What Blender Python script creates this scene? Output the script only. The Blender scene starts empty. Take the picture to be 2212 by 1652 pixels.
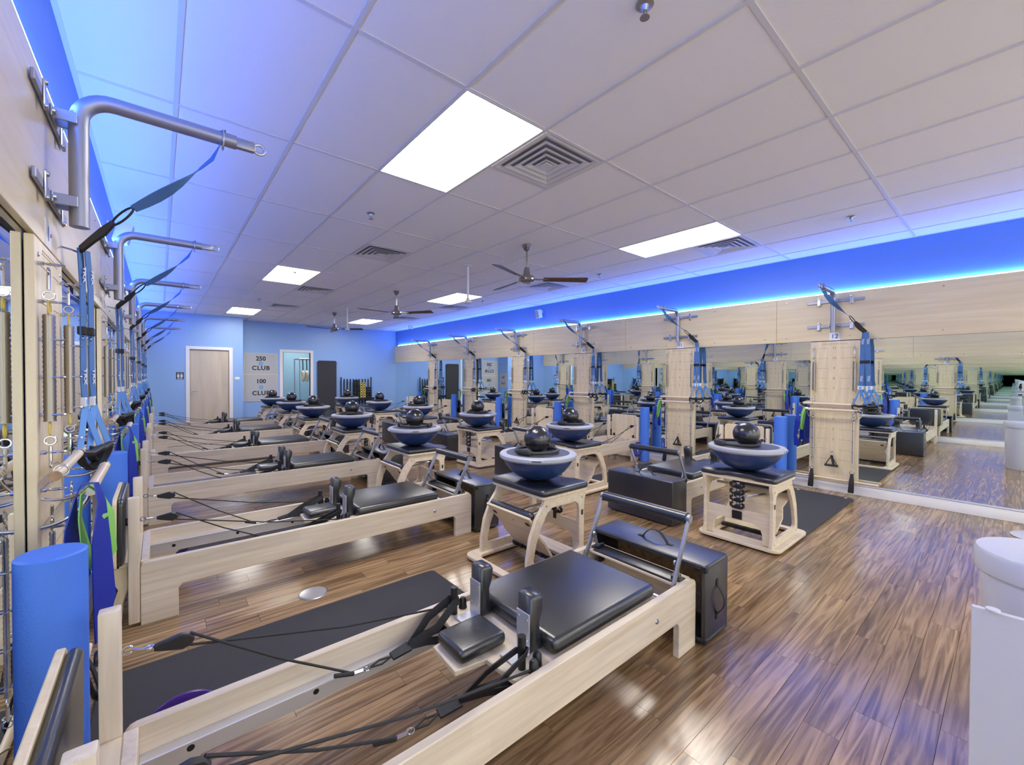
import bpy, bmesh, math, random
from mathutils import Vector as V, Matrix as M
random.seed(4)
PI = math.pi
sc = bpy.context.scene
col = sc.collection

# ---------------------------------------------------------------- camera, light, exposure
CAMZ = 1.43
cam_d = bpy.data.cameras.new('camera'); cam = bpy.data.objects.new('camera', cam_d); col.objects.link(cam)
yaw, pitch, roll = math.radians(39.968), math.radians(-0.869), math.radians(0.257)
Fw = V((math.sin(yaw)*math.cos(pitch), math.cos(yaw)*math.cos(pitch), math.sin(pitch)))
Rt = V((math.cos(yaw), -math.sin(yaw), 0)); Up = Rt.cross(Fw)
R2 = Rt*math.cos(roll)+Up*math.sin(roll); U2 = -Rt*math.sin(roll)+Up*math.cos(roll)
cam.matrix_world = M(((R2.x,U2.x,-Fw.x,0),(R2.y,U2.y,-Fw.y,0),(R2.z,U2.z,-Fw.z,CAMZ),(0,0,0,1)))
cam_d.sensor_fit = 'HORIZONTAL'; cam_d.sensor_width = 36; cam_d.lens = 36*908.476/2212
cam_d.clip_start = 0.02; cam_d.clip_end = 100
sc.camera = cam
w = bpy.data.worlds.new('world'); sc.world = w; w.use_nodes = True
w.node_tree.nodes['Background'].inputs[0].default_value = (1,0.95,0.86,1)
w.node_tree.nodes['Background'].inputs[1].default_value = 2.2
PANEL_E, LED_E, EXPO = 17.0, 78.0, 0.47
LED_COL = (0.085,0.24,1.0)
vs = sc.view_settings
vs.view_transform = 'Standard'; vs.look = 'None'; vs.exposure = EXPO; vs.gamma = 1; vs.use_curve_mapping = False
cy = sc.cycles
cy.max_bounces = 14; cy.glossy_bounces = 14; cy.diffuse_bounces = 7; cy.transmission_bounces = 8; cy.transparent_max_bounces = 8
cy.use_denoising = True; cy.sample_clamp_indirect = 6; cy.caustics_reflective = True; cy.blur_glossy = 0.3

# ---------------------------------------------------------------- materials
def nt(name):
    m = bpy.data.materials.new(name); m.use_nodes = True
    t = m.node_tree; return m, t, t.nodes['Principled BSDF']
def mat(name, c, rough=.5, metal=0, spec=.5, bump=0, bscale=60, var=0, vscale=8, coat=0, sheen=0):
    m, t, p = nt(name)
    p.inputs['Base Color'].default_value = (*c,1); p.inputs['Roughness'].default_value = rough
    p.inputs['Metallic'].default_value = metal; p.inputs['Specular IOR Level'].default_value = spec
    if coat: p.inputs['Coat Weight'].default_value = coat; p.inputs['Coat Roughness'].default_value = .15
    if sheen: p.inputs['Sheen Weight'].default_value = sheen
    tc = t.nodes.new('ShaderNodeTexCoord')
    if bump:
        n = t.nodes.new('ShaderNodeTexNoise'); n.inputs['Scale'].default_value = bscale; n.inputs['Detail'].default_value = 4
        b = t.nodes.new('ShaderNodeBump'); b.inputs['Strength'].default_value = bump; b.inputs['Distance'].default_value = .004
        t.links.new(tc.outputs['Object'], n.inputs['Vector']); t.links.new(n.outputs[0], b.inputs['Height']); t.links.new(b.outputs[0], p.inputs['Normal'])
    if var:
        n = t.nodes.new('ShaderNodeTexNoise'); n.inputs['Scale'].default_value = vscale; n.inputs['Detail'].default_value = 5
        r = t.nodes.new('ShaderNodeValToRGB')
        r.color_ramp.elements[0].color = (*[x*(1-var) for x in c],1); r.color_ramp.elements[1].color = (*[min(1,x*(1+var)) for x in c],1)
        r.color_ramp.elements[0].position = .35; r.color_ramp.elements[1].position = .65
        t.links.new(tc.outputs['Object'], n.inputs['Vector']); t.links.new(n.outputs[0], r.inputs[0]); t.links.new(r.outputs[0], p.inputs['Base Color'])
    return m
def emit(name, c, e):
    m, t, p = nt(name)
    p.inputs['Base Color'].default_value = (.8,.8,.8,1); p.inputs['Emission Color'].default_value = (*c,1); p.inputs['Emission Strength'].default_value = e
    return m
def wood(name, c1, c2, scale=(3,40,40), rough=.35, bump=.15, lam=0, coat=0):
    """grain streaks along the axis whose scale is smallest; lam: width of glued laminations"""
    m, t, p = nt(name); N = t.nodes.new; L = t.links.new
    tc = N('ShaderNodeTexCoord'); mp = N('ShaderNodeMapping'); mp.inputs['Scale'].default_value = scale
    L(tc.outputs['Object'], mp.inputs[0])
    n = N('ShaderNodeTexNoise'); n.inputs['Scale'].default_value = 1; n.inputs['Detail'].default_value = 6; n.inputs['Distortion'].default_value = .6
    L(mp.outputs[0], n.inputs['Vector'])
    r = N('ShaderNodeValToRGB'); r.color_ramp.elements[0].position = .3; r.color_ramp.elements[1].position = .7
    r.color_ramp.elements[0].color = (*c1,1); r.color_ramp.elements[1].color = (*c2,1)
    L(n.outputs[0], r.inputs[0]); out = r.outputs[0]
    if lam:
        mp2 = N('ShaderNodeMapping'); mp2.inputs['Scale'].default_value = (1.2, 1/lam, 1/lam); L(tc.outputs['Object'], mp2.inputs[0])
        br = N('ShaderNodeTexVoronoi'); br.distance = 'CHEBYCHEV'; br.inputs['Scale'].default_value = 1; L(mp2.outputs[0], br.inputs['Vector'])
        sp = N('ShaderNodeSeparateColor'); L(br.outputs['Color'], sp.inputs[0])
        mr = N('ShaderNodeMapRange'); mr.inputs[3].default_value = .88; mr.inputs[4].default_value = 1.06; L(sp.outputs[0], mr.inputs[0])
        mx = N('ShaderNodeVectorMath'); mx.operation = 'SCALE'; L(out, mx.inputs[0]); L(mr.outputs[0], mx.inputs['Scale']); out = mx.outputs[0]
    L(out, p.inputs['Base Color']); p.inputs['Roughness'].default_value = rough
    b = N('ShaderNodeBump'); b.inputs['Strength'].default_value = bump; b.inputs['Distance'].default_value = .002; L(n.outputs[0], b.inputs['Height']); L(b.outputs[0], p.inputs['Normal'])
    if coat: p.inputs['Coat Weight'].default_value = coat
    return m
def plank_mat():
    m, t, p = nt('walnut_plank'); N = t.nodes.new; L = t.links.new
    at = N('ShaderNodeAttribute'); at.attribute_name = 'tone'
    tc = N('ShaderNodeTexCoord'); ad = N('ShaderNodeVectorMath'); ad.operation = 'ADD'
    sc_ = N('ShaderNodeVectorMath'); sc_.operation = 'SCALE'; sc_.inputs['Scale'].default_value = 40; L(at.outputs['Vector'], sc_.inputs[0])
    L(tc.outputs['Object'], ad.inputs[0]); L(sc_.outputs[0], ad.inputs[1])
    mp = N('ShaderNodeMapping'); mp.inputs['Scale'].default_value = (1.1, 22, 1); L(ad.outputs[0], mp.inputs[0])
    n = N('ShaderNodeTexNoise'); n.inputs['Scale'].default_value = 1; n.inputs['Detail'].default_value = 8; n.inputs['Distortion'].default_value = 2.2; L(mp.outputs[0], n.inputs['Vector'])
    r = N('ShaderNodeValToRGB'); e = r.color_ramp.elements
    e[0].position = .30; e[0].color = (.10,.058,.028,1); e[1].position = .72; e[1].color = (.40,.265,.14,1)
    k = e.new(.45); k.color = (.205,.125,.060,1); k = e.new(.56); k.color = (.30,.19,.095,1)
    L(n.outputs[0], r.inputs[0])
    mr = N('ShaderNodeMapRange'); mr.inputs[3].default_value = .88; mr.inputs[4].default_value = 1.32; L(at.outputs['Fac'], mr.inputs[0])
    mx = N('ShaderNodeVectorMath'); mx.operation = 'SCALE'; L(r.outputs[0], mx.inputs[0]); L(mr.outputs[0], mx.inputs['Scale']); L(mx.outputs[0], p.inputs['Base Color'])
    p.inputs['Roughness'].default_value = .20; p.inputs['Specular IOR Level'].default_value = .8
    b = N('ShaderNodeBump'); b.inputs['Strength'].default_value = .0; b.inputs['Distance'].default_value = .002; L(n.outputs[0], b.inputs['Height'])
    n2 = N('ShaderNodeTexNoise'); n2.inputs['Scale'].default_value = 3; L(tc.outputs['Object'], n2.inputs['Vector'])
    b2 = N('ShaderNodeBump'); b2.inputs['Strength'].default_value = .08; b2.inputs['Distance'].default_value = .01; L(n2.outputs[0], b2.inputs['Height']); L(b.outputs[0], b2.inputs['Normal'])
    L(b2.outputs[0], p.inputs['Normal'])
    return m
MT = dict(
 maple = wood('maple', (.60,.50,.36), (.74,.65,.50), (2.2,38,38), .38, .1, lam=.075),
 maple_v = wood('maple_upright', (.60,.50,.36), (.74,.65,.50), (38,38,2.2), .38, .1),
 birch = wood('birch_plywood', (.66,.54,.36), (.80,.69,.50), (30,3,30), .33, .08),
 birch_v = wood('birch_board', (.66,.54,.34), (.78,.67,.45), (26,26,2.4), .33, .08),
 ply = wood('panel_plywood', (.64,.53,.31), (.74,.63,.39), (8,1.2,22), .30, .05),
 door = wood('door_veneer', (.50,.43,.31), (.60,.52,.39), (9,9,1.2), .4, .05),
 edge = mat('plywood_edge', (.30,.19,.10), .6, var=.3, vscale=30),
 dowel = wood('dowel_wood', (.68,.55,.38), (.80,.68,.50), (20,2,20), .3, .05),
 black = mat('black_vinyl', (.014,.016,.020), .30, bump=.12, bscale=260, spec=1.0),
 blackpl = mat('black_plastic', (.012,.012,.013), .38),
 mat_ = mat('exercise_mat', (.040,.040,.041), .8, bump=.9, bscale=220),
 ball = mat('ball_rubber', (.014,.014,.017), .24, spec=.9),
 ringm = mat('ring_foam', (.028,.027,.027), .55, bump=.3, bscale=300),
 dome = mat('dome_rubber', (.025,.055,.17), .25, var=.12, vscale=3, bump=.1, bscale=40),
 rim = mat('rim_grey', (.42,.44,.50), .45),
 deck = mat('dome_deck', (.075,.08,.10), .5, bump=.5, bscale=350),
 foam = mat('roller_foam', (.06,.19,.72), .6, bump=.3, bscale=200),
 steel = mat('brushed_steel', (.50,.51,.54), .34, 1),
 chrome = mat('chrome', (.58,.59,.63), .16, 1),
 silver = mat('silver_paint', (.34,.35,.40), .42, .75),
 alu = mat('aluminium', (.70,.71,.74), .36, .65),
 brass = mat('brass_loop', (.62,.50,.12), .45),
 spring = mat('spring_sleeve', (.30,.27,.24), .30, .9),
 web = mat('blue_webbing', (.07,.18,.44), .7, bump=.4, bscale=400),
 webl = mat('light_blue_webbing', (.13,.31,.72), .7, bump=.4, bscale=400),
 blackweb = mat('black_webbing', (.010,.010,.012), .6, bump=.3, bscale=400),
 cord = mat('black_cord', (.014,.014,.015), .6),
 green = mat('green_band', (.22,.52,.10), .55), blueband = mat('blue_band', (.012,.028,.30), .45),
 purple = mat('purple_disc', (.06,.015,.22), .35),
 white = mat('white_paint', (.78,.78,.78), .4), plast = mat('white_plastic', (.62,.63,.66), .28, coat=.4),
 tile = mat('ceiling_tile', (.84,.83,.82), .85, bump=.25, bscale=90), tbar = mat('grid_bar', (.66,.66,.66), .45),
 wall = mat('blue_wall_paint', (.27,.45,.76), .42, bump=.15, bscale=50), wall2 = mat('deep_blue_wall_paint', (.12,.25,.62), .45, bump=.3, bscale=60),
 grout = mat('subfloor', (.02,.014,.01), .8), ventdark = mat('vent_shadow', (.26,.26,.28), .6), hole = mat('dark_recess', (.008,.008,.009), .8),
 fanm = mat('fan_nickel', (.38,.38,.40), .22, 1), blade = mat('fan_blade_wood', (.10,.055,.03), .4, var=.3, vscale=20),
 grey = mat('poster_grey', (.46,.48,.48), .5), ink = mat('ink_black', (.015,.016,.02), .5), inkb = mat('ink_blue', (.03,.09,.45), .5),
 logo = mat('logo_blue', (.10,.35,.85), .5), paper = mat('paper', (.78,.78,.80), .6), led = emit('led_light', LED_COL, LED_E),
 panel = emit('panel_light', (1,.945,.85), PANEL_E), yellow = mat('yellow_rubber', (.70,.55,.10), .5), fleece = mat('fleece', (.75,.68,.50), .9, bump=1, bscale=150),
 rope = mat('ivory_text', (.62,.68,.78), .6), engr = mat('engraved_brown', (.30,.20,.11), .6), navy = mat('dark_blue_print', (.08,.15,.50), .4), tealw = mat('pale_blue_wall_paint', (.30,.52,.66), .5),
 plank = plank_mat())
_m, _t, _p = nt('mirror_glass'); _p.inputs['Base Color'].default_value = (.86,.92,.90,1); _p.inputs['Metallic'].default_value = 1; _p.inputs['Roughness'].default_value = 0.0; MT['mirror'] = _m
_m, _t, _p = nt('window_glass'); _tr = _t.nodes.new('ShaderNodeBsdfTransparent'); _mx = _t.nodes.new('ShaderNodeMixShader'); _gl = _t.nodes.new('ShaderNodeBsdfGlossy'); _gl.inputs['Roughness'].default_value = .02
_tr.inputs[0].default_value = (.93,.96,.96,1); _mx.inputs[0].default_value = .08; _t.links.new(_tr.outputs[0],_mx.inputs[1]); _t.links.new(_gl.outputs[0],_mx.inputs[2]); _t.links.new(_mx.outputs[0],_t.nodes['Material Output'].inputs[0]); MT['glass'] = _m
_m, _t, _p = nt('frosted_glass'); _p.inputs['Base Color'].default_value = (.40,.62,.78,1); _p.inputs['Roughness'].default_value = 0.3; MT['frost'] = _m

# ---------------------------------------------------------------- geometry helpers
class B:
    def __init__(s): s.bm = bmesh.new()
    def box(s, x0,x1,y0,y1,z0,z1, r=0, seg=2, mtx=None):
        b = bmesh.new(); bmesh.ops.create_cube(b, size=1)
        for v in b.verts: v.co = V(((x0+x1)/2+v.co.x*(x1-x0), (y0+y1)/2+v.co.y*(y1-y0), (z0+z1)/2+v.co.z*(z1-z0)))
        if r: bmesh.ops.bevel(b, geom=b.edges[:], offset=r, segments=seg, profile=.5, affect='EDGES')
        return s._add(b, mtx)
    def _add(s, b, mtx=None):
        if mtx is not None: b.transform(mtx)
        me = bpy.data.meshes.new('tmp'); b.to_mesh(me); b.free(); s.bm.from_mesh(me); bpy.data.meshes.remove(me); return s
    def tube(s, pts, r, n=8, closed=False, cap=True, radii=None):
        pts = [V(p) for p in pts]; k = len(pts); bm = s.bm; rings = []; nrm = None
        for i, p in enumerate(pts):
            if closed: t = pts[(i+1)%k]-pts[i-1]
            else: t = pts[min(i+1,k-1)]-pts[max(i-1,0)]
            t.normalize()
            if nrm is None:
                nrm = t.orthogonal().normalized()
            else:
                nrm = (nrm - t*nrm.dot(t)); nrm = nrm.normalized() if nrm.length > 1e-6 else t.orthogonal().normalized()
            bi = t.cross(nrm); rr = radii[i] if radii else r
            rings.append([bm.verts.new(p+(nrm*math.cos(a)+bi*math.sin(a))*rr) for a in [2*PI*j/n for j in range(n)]])
        for i in range(k if closed else k-1):
            a, b_ = rings[i], rings[(i+1)%k]
            for j in range(n): bm.faces.new((a[j], a[(j+1)%n], b_[(j+1)%n], b_[j]))
        if cap and not closed: bm.faces.new(rings[0][::-1]); bm.faces.new(rings[-1])
        return s
    def cyl(s, p0, p1, r, n=16, r2=None): return s.tube([p0,p1], r, n, radii=[r, r if r2 is None else r2])
    def lathe(s, prof, c=(0,0,0), n=32, axis='z', mtx=None):
        b = bmesh.new(); rings = []
        for (r, z) in prof:
            if r < 1e-6: rings.append([b.verts.new((0,0,z))])
            else: rings.append([b.verts.new((r*math.cos(2*PI*j/n), r*math.sin(2*PI*j/n), z)) for j in range(n)])
        for a, d in zip(rings, rings[1:]):
            for j in range(n):
                q = [a[j%len(a)], a[(j+1)%len(a)], d[(j+1)%len(d)], d[j%len(d)]]
                u = []
                for v in q:
                    if v not in u: u.append(v)
                if len(u) > 2: b.faces.new(u)
        if axis == 'x': b.transform(M.Rotation(PI/2,4,'Y'))
        if axis == 'y': b.transform(M.Rotation(-PI/2,4,'X'))
        b.transform(M.Translation(c)); return s._add(b, mtx)
    def ribbon(s, pts, wd, w, t=.003):
        pts = [V(p) for p in pts]; bm = s.bm; k = len(pts); R = []
        for i, p in enumerate(pts):
            tg = (pts[min(i+1,k-1)]-pts[max(i-1,0)]).normalized()
            d = V(wd[i]) if isinstance(wd, list) else V(wd)
            d = (d - tg*d.dot(tg)).normalized(); n = tg.cross(d)
            ww = w[i] if isinstance(w, list) else w
            R.append([bm.verts.new(p+d*a*ww/2+n*b_*t/2) for a, b_ in ((-1,-1),(1,-1),(1,1),(-1,1))])
        for a, b_ in zip(R, R[1:]):
            for j in range(4): bm.faces.new((a[j], a[(j+1)%4], b_[(j+1)%4], b_[j]))
        bm.faces.new(R[0][::-1]); bm.faces.new(R[-1]); return s
    def torus(s, c, R, r, n=24, m=8, ax='z', sx=1, sy=1, mtx=None):
        b = bmesh.new(); rg = []
        for i in range(n):
            a = 2*PI*i/n
            rg.append([b.verts.new(((R+r*math.cos(q))*math.cos(a)*sx, (R+r*math.cos(q))*math.sin(a)*sy, r*math.sin(q))) for q in [2*PI*j/m for j in range(m)]])
        for i in range(n):
            for j in range(m): b.faces.new((rg[i][j], rg[(i+1)%n][j], rg[(i+1)%n][(j+1)%m], rg[i][(j+1)%m]))
        if ax == 'x': b.transform(M.Rotation(PI/2,4,'Y'))
        if ax == 'y': b.transform(M.Rotation(PI/2,4,'X'))
        b.transform(M.Translation(c)); return s._add(b, mtx)
    def plate(s, outs, th, mtx=None, bev=.003):
        """filled 2-D outlines (first = outer, rest = holes) with thickness, centred on z=0"""
        cu = bpy.data.curves.new('c','CURVE'); cu.dimensions = '2D'; cu.fill_mode = 'BOTH'; cu.extrude = th/2-bev; cu.bevel_depth = bev; cu.bevel_resolution = 0; cu.offset = -bev
        for o in outs:
            sp = cu.splines.new('POLY'); sp.points.add(len(o)-1)
            for q, (x, y) in zip(sp.points, o): q.co = (x,y,0,1)
            sp.use_cyclic_u = True
        return s._curve(cu, mtx)
    def _curve(s, cu, mtx):
        ob = bpy.data.objects.new('tmp', cu); me = ob.to_mesh(); b = bmesh.new(); b.from_mesh(me); ob.to_mesh_clear()
        bpy.data.objects.remove(ob); bpy.data.curves.remove(cu)
        bmesh.ops.remove_doubles(b, verts=b.verts[:], dist=1e-5)
        return s._add(b, mtx)
    def text(s, body, size, mtx, ext=.0006, bold=.0, sp=1):
        cu = bpy.data.curves.new('t','FONT'); cu.body = body; cu.size = size; cu.extrude = ext; cu.align_x = 'CENTER'; cu.align_y = 'CENTER'; cu.resolution_u = 3
        cu.offset = bold; cu.space_character = sp
        return s._curve(cu, mtx)
    def mesh(s, name, mt, ang=35):
        bm = s.bm; bmesh.ops.recalc_face_normals(bm, faces=bm.faces[:])
        lim = math.radians(ang)
        for f in bm.faces: f.smooth = True
        for e in bm.edges:
            if len(e.link_faces) != 2 or e.calc_face_angle(0) > lim: e.smooth = False
        me = bpy.data.meshes.new(name); bm.to_mesh(me); bm.free(); me.materials.append(MT[mt]); return me
    def ob(s, name, mt, parent=None, ang=35, loc=None, label=None):
        o = bpy.data.objects.new(name, s.mesh(name, mt, ang)); col.objects.link(o)
        if parent: o.parent = parent
        if loc: o.location = loc
        if label: o['label'] = label
        return o
def tag(o, label=None, cat=None, group=None, kind=None):
    if label: o['label'] = label
    if cat: o['category'] = cat
    if group: o['group'] = group
    if kind: o['kind'] = kind
    return o
def thing(name, loc=(0,0,0), rz=0):
    o = bpy.data.objects.new(name, None); o.empty_display_size = .1; col.objects.link(o); o.location = loc; o.rotation_euler = (0,0,rz); return o
def dup(o, parent=None):
    c = o.copy(); col.objects.link(c)
    if parent: c.parent = parent
    for ch in o.children[:]: dup(ch, c)
    return c
used = set()
def inst(proto, loc, rz, label, cat, group):
    if proto.name in used: o = dup(proto)
    else: o = proto; used.add(proto.name)
    o.location = loc; o.rotation_euler = (0,0,rz); return tag(o, label, cat, group)
def bez(p0,p1,p2,n=8): return [tuple(V(p0)*(1-t)**2+V(p1)*2*t*(1-t)+V(p2)*t*t) for t in [i/n for i in range(n+1)]]
def arc2(cx,cy,r,a0,a1,n=6): return [(cx+r*math.cos(math.radians(a0+(a1-a0)*i/n)), cy+r*math.sin(math.radians(a0+(a1-a0)*i/n))) for i in range(n+1)]
def rrect(x0,x1,y0,y1,r,n=5):
    return arc2(x1-r,y0+r,r,-90,0,n)+arc2(x1-r,y1-r,r,0,90,n)+arc2(x0+r,y1-r,r,90,180,n)+arc2(x0+r,y0+r,r,180,270,n)
XZ = M(((1,0,0,0),(0,0,-1,0),(0,1,0,0),(0,0,0,1)))     # 2-D outline (x, z) -> upright plate normal to y
YZ = M(((0,0,1,0),(1,0,0,0),(0,1,0,0),(0,0,0,1)))      # 2-D outline (y, z) -> upright plate normal to x, reads right seen from +x

# ---------------------------------------------------------------- the room
WL, WR, YB, YD, YF, H = -.345, 6.52, 14.3, 13.7, -3.3, 3.017
XD = 1.775
MZ0, MZ1, PZ1 = .13, 1.90, 2.485
def struct(name, b, mt, parent=None, ang=35, label=None):
    o = b.ob(name, mt, parent, ang); 
    if not parent: o['kind'] = 'structure'
    if label: o['label'] = label
    return o
fl = struct('floor', B().box(WL-.15,WR+.15,YF-.15,YB+3.2,-.12,-.012), 'grout', label='dark walnut toned plank floor running wall to wall')
def plank(x0,x1,y0,y1,tone,b=None):
    bb = b or B()
    n0 = len(bb.bm.verts)
    bb.box(x0+.0008,x1-.0008,y0+.0008,y1-.0008,-.012,0 if b else random.uniform(-.0006,0))
    bb.bm.verts.ensure_lookup_table()
    return bb, n0
PW, PL = .124, .92
allp = []; r = 0; y = YF
while y < YB+3:
    x = WL - random.random()*PL
    while x < WR:
        a, c = max(x, WL), min(x+PL, WR)
        if c-a > .05: allp.append((a,c,y,y+PW,random.random()))
        x += PL
    y += PW
def visk(p):
    cx_, cy_ = (p[0]+p[1])/2, (p[2]+p[3])/2; f = cx_*Fw.x+cy_*Fw.y; s_ = cx_*Rt.x+cy_*Rt.y
    if f < .5 or abs(s_) > f*1.35+.6: return 99+f
    return math.hypot(cx_,cy_)
allp.sort(key=visk)
rest = B(); rest_t = []
for i, p in enumerate(allp):
    if i < 300:
        b, _ = plank(*p); me = b.mesh('plank','plank',20)
        a = me.attributes.new('tone','FLOAT','POINT'); a.data.foreach_set('value',[p[4]]*len(me.vertices))
        o = bpy.data.objects.new('plank', me); col.objects.link(o); o.parent = fl
    else:
        b0 = len(rest.bm.verts); 
        vs_ = [rest.bm.verts.new((X,Y,Z)) for Z in (-.012,-.0003) for X,Y in ((p[0]+.0008,p[2]+.0008),(p[1]-.0008,p[2]+.0008),(p[1]-.0008,p[3]-.0008),(p[0]+.0008,p[3]-.0008))]
        rest.bm.faces.new(vs_[4:8])
        for j in range(4): rest.bm.faces.new((vs_[j],vs_[(j+1)%4],vs_[4+(j+1)%4],vs_[4+j]))
        rest_t += [p[4]]*8
me = bpy.data.meshes.new('far_planks'); rest.bm.to_mesh(me); rest.bm.free(); me.materials.append(MT['plank'])
a = me.attributes.new('tone','FLOAT','POINT'); a.data.foreach_set('value', rest_t)
o = bpy.data.objects.new('far_planks', me); col.objects.link(o); o.parent = fl; o['kind'] = 'stuff'
# walls
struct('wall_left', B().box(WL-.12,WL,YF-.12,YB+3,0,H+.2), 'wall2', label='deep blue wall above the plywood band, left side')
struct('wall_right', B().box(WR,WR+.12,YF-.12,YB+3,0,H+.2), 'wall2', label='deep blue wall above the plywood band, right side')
# door wall (stands forward) with its opening, back wall with the doorway
DX0, DX1, DZ = .60, 1.45, 2.09
struct('wall_back', B().box(WL,DX0,YD,YD+.12,0,H+.1).box(DX1,XD,YD,YD+.12,0,H+.1).box(DX0,DX1,YD,YD+.12,DZ,H+.1).box(XD-.12,XD,YD+.12,YB+.12,0,H+.1), 'wall', label='light blue wall section with the closed door')
EX0, EX1, EZ = 2.88, 3.66, 2.13
struct('wall_rear', B().box(XD,EX0,YB,YB+.12,0,H+.1).box(EX1,WR,YB,YB+.12,0,H+.1).box(EX0,EX1,YB,YB+.12,EZ,H+.1), 'wall', label='light blue recessed back wall')
struct('wall_far', B().box(XD-.2,WR,YB+2.9,YB+3,0,H+.1), 'tealw', label='pale wall of the room behind the doorway')
struct('wall_closet', B().box(WL,XD,YD+.9,YD+1,0,H+.1), 'wall')
wf = struct('wall_front', B().box(WL,WR,YF-.12,YF,0,.12).box(WL,WR,YF-.12,YF,2.75,H+.1).box(WL,-.1,YF-.12,YF,.12,2.75).box(6.3,WR,YF-.12,YF,.12,2.75).box(3.0,3.2,YF-.12,YF,.12,2.75), 'white', label='front wall behind the camera with two tall openings added to let in fill light')
for k, (a0,a1) in enumerate(((-.1,3.0),(3.2,6.3))):  # glazed openings added behind the camera so outside light fills the ceiling
    wn = struct('window_%d'%(k+1), B().box(a0,a1,YF-.09,YF-.03,.12,.18).box(a0,a1,YF-.09,YF-.03,2.69,2.75).box(a0,a0+.05,YF-.09,YF-.03,.18,2.69).box(a1-.05,a1,YF-.09,YF-.03,.18,2.69), 'white')
    B().box(a0+.05,a1-.05,YF-.065,YF-.055,.18,2.69).ob('pane','glass',wn)
# baseboards
struct('baseboard_right', B().box(WR-.025,WR,YF,YB,0,.115,.004), 'white', label='white baseboard under the right mirrors')
struct('baseboard_left', B().box(WL,WL+.025,YF,YD,0,.115,.004), 'white', label='white baseboard under the left mirrors')
struct('trim_1', B().box(WR-.03,WR,YF,YB,.115,MZ0,.002), 'alu', label='metal channel under the right mirrors')
struct('trim_2', B().box(WL,WL+.03,YF,YD,.115,MZ0,.002), 'alu', label='metal channel under the left mirrors')
# ceiling with tiles and T-bars
ce = struct('ceiling', B().box(WL-.1,WR+.1,YF-.1,YB+3,H+.03,H+.12), 'tile', label='white lay-in tile ceiling with a metal grid')
GX, GY, TX, TY = .0838, 1.955, .6096, 1.2192
gx = [WL]+[GX+i*TX for i in range(0,11)]+[WR]
gy = [YF]+[GY+j*TY for j in range(-4,11)]+[YB+.0]
gy = [q for q in gy if YF <= q <= YB+.001]
PAN = [(2,0),(2,4),(2,8),(7,0),(7,4),(7,8),(2,-4),(7,-4)]
# vents: (i, y0) in 2x2 cells
VEN = [(3,GY),(3,GY+2.5*TY),(3,GY+5*TY),(3,GY+7*TY),(8,GY),(8,GY+2.5*TY),(8,GY+5*TY),(8,GY+7*TY)]
for i in range(len(gx)-1):
    for j in range(len(gy)-1):
        x0,x1,y0,y1 = gx[i]+.012,gx[i+1]-.012,gy[j]+.012,gy[j+1]-.012
        if x1-x0 < .03 or y1-y0 < .03: continue
        if any(abs(GX+p*TX+.012-x0)<.02 and abs(GY+q*TY+.012-y0)<.02 for p,q in PAN): continue
        v = [yy for p,yy in VEN if abs(GX+p*TX+.012-x0)<.02 and y0-.1 < yy < y1-.1]
        if v:
            if abs(v[0]+.012-y0) < .05: y0 = v[0]+TX+.012
            else: y1 = v[0]-.012
        B().box(x0-.006,x1+.006,y0-.006,y1+.006,H-.002,H+.012).ob('ceiling_tile','tile',ce)
for q in gx[1:-1]: B().box(q-.012,q+.012,YF,YB,H-.007,H).ob('grid_bar','tbar',ce)
for q in gy[1:-1]: B().box(WL,WR,q-.012,q+.012,H-.0065,H-.0002).ob('grid_bar','tbar',ce)
for p,yy in VEN:
    q = yy+TX if abs((yy-GY)/TY-round((yy-GY)/TY))<.05 else yy
    B().box(GX+p*TX,GX+p*TX+TX,q-.012,q+.012,H-.0062,H-.0004).ob('grid_bar','tbar',ce)
B().box(WL,WL+.022,YF,YD,H-.006,H).ob('wall_angle','tbar',ce); B().box(WR-.022,WR,YF,YB,H-.006,H).ob('wall_angle','tbar',ce)
B().box(WL,XD,YD-.022,YD,H-.006,H).ob('wall_angle','tbar',ce); B().box(XD,WR,YB-.022,YB,H-.006,H).ob('wall_angle','tbar',ce)

NUM = 'zero one two three four five six seven eight nine ten eleven twelve'.split()
ORD = ['nearest','second','third','fourth','fifth','farthest']
def where(side,k):
    """plain words that point to one station"""
    return '%s in the %s row' % (ORD[k], 'left' if side=='L' else 'right')
def place(side, lx, y): return (WL+lx if side=='L' else WR-lx, y, 0), (0 if side=='L' else PI)
TWR = dict(L=[2.30,4.33,6.37,8.40,10.43,12.45], R=[1.45,3.49,5.53,7.50,9.54,11.58])
REF = dict(L=[1.40,3.50,5.55,7.62,9.64,11.64], R=[2.43,4.44,6.48,8.46,10.50,12.60])
CHR = dict(L=[2.42,4.52,6.62,8.80,10.57,12.65], R=[1.51,3.60,5.60,7.65,9.60,11.85])

# ceiling light panels and vents
for n_, (p,q) in enumerate(PAN):
    x0,y0 = GX+p*TX, GY+q*TY
    t = thing('ceiling_light', (x0+TX/2,y0+TY/2,H))
    B().box(-TX/2+.012,TX/2-.012,-TY/2+.012,TY/2-.012,.002,.01).ob('diffuser','panel',t)
    f = B()
    for a0,a1,b0,b1 in ((-TX/2,TX/2,-TY/2,-TY/2+.014),(-TX/2,TX/2,TY/2-.014,TY/2),(-TX/2,-TX/2+.014,-TY/2+.014,TY/2-.014),(TX/2-.014,TX/2,-TY/2+.014,TY/2-.014)): f.box(a0,a1,b0,b1,-.009,.002)
    f.ob('frame','tbar',t)
    tag(t, 'bright square-edged ceiling light panel, %s in the %s row' % (['nearest','middle','farthest','nearest','middle','farthest','rearmost','rearmost'][n_], ['left','left','left','right','right','right','left','right'][n_]), 'light', 'light panels in the ceiling')
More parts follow.
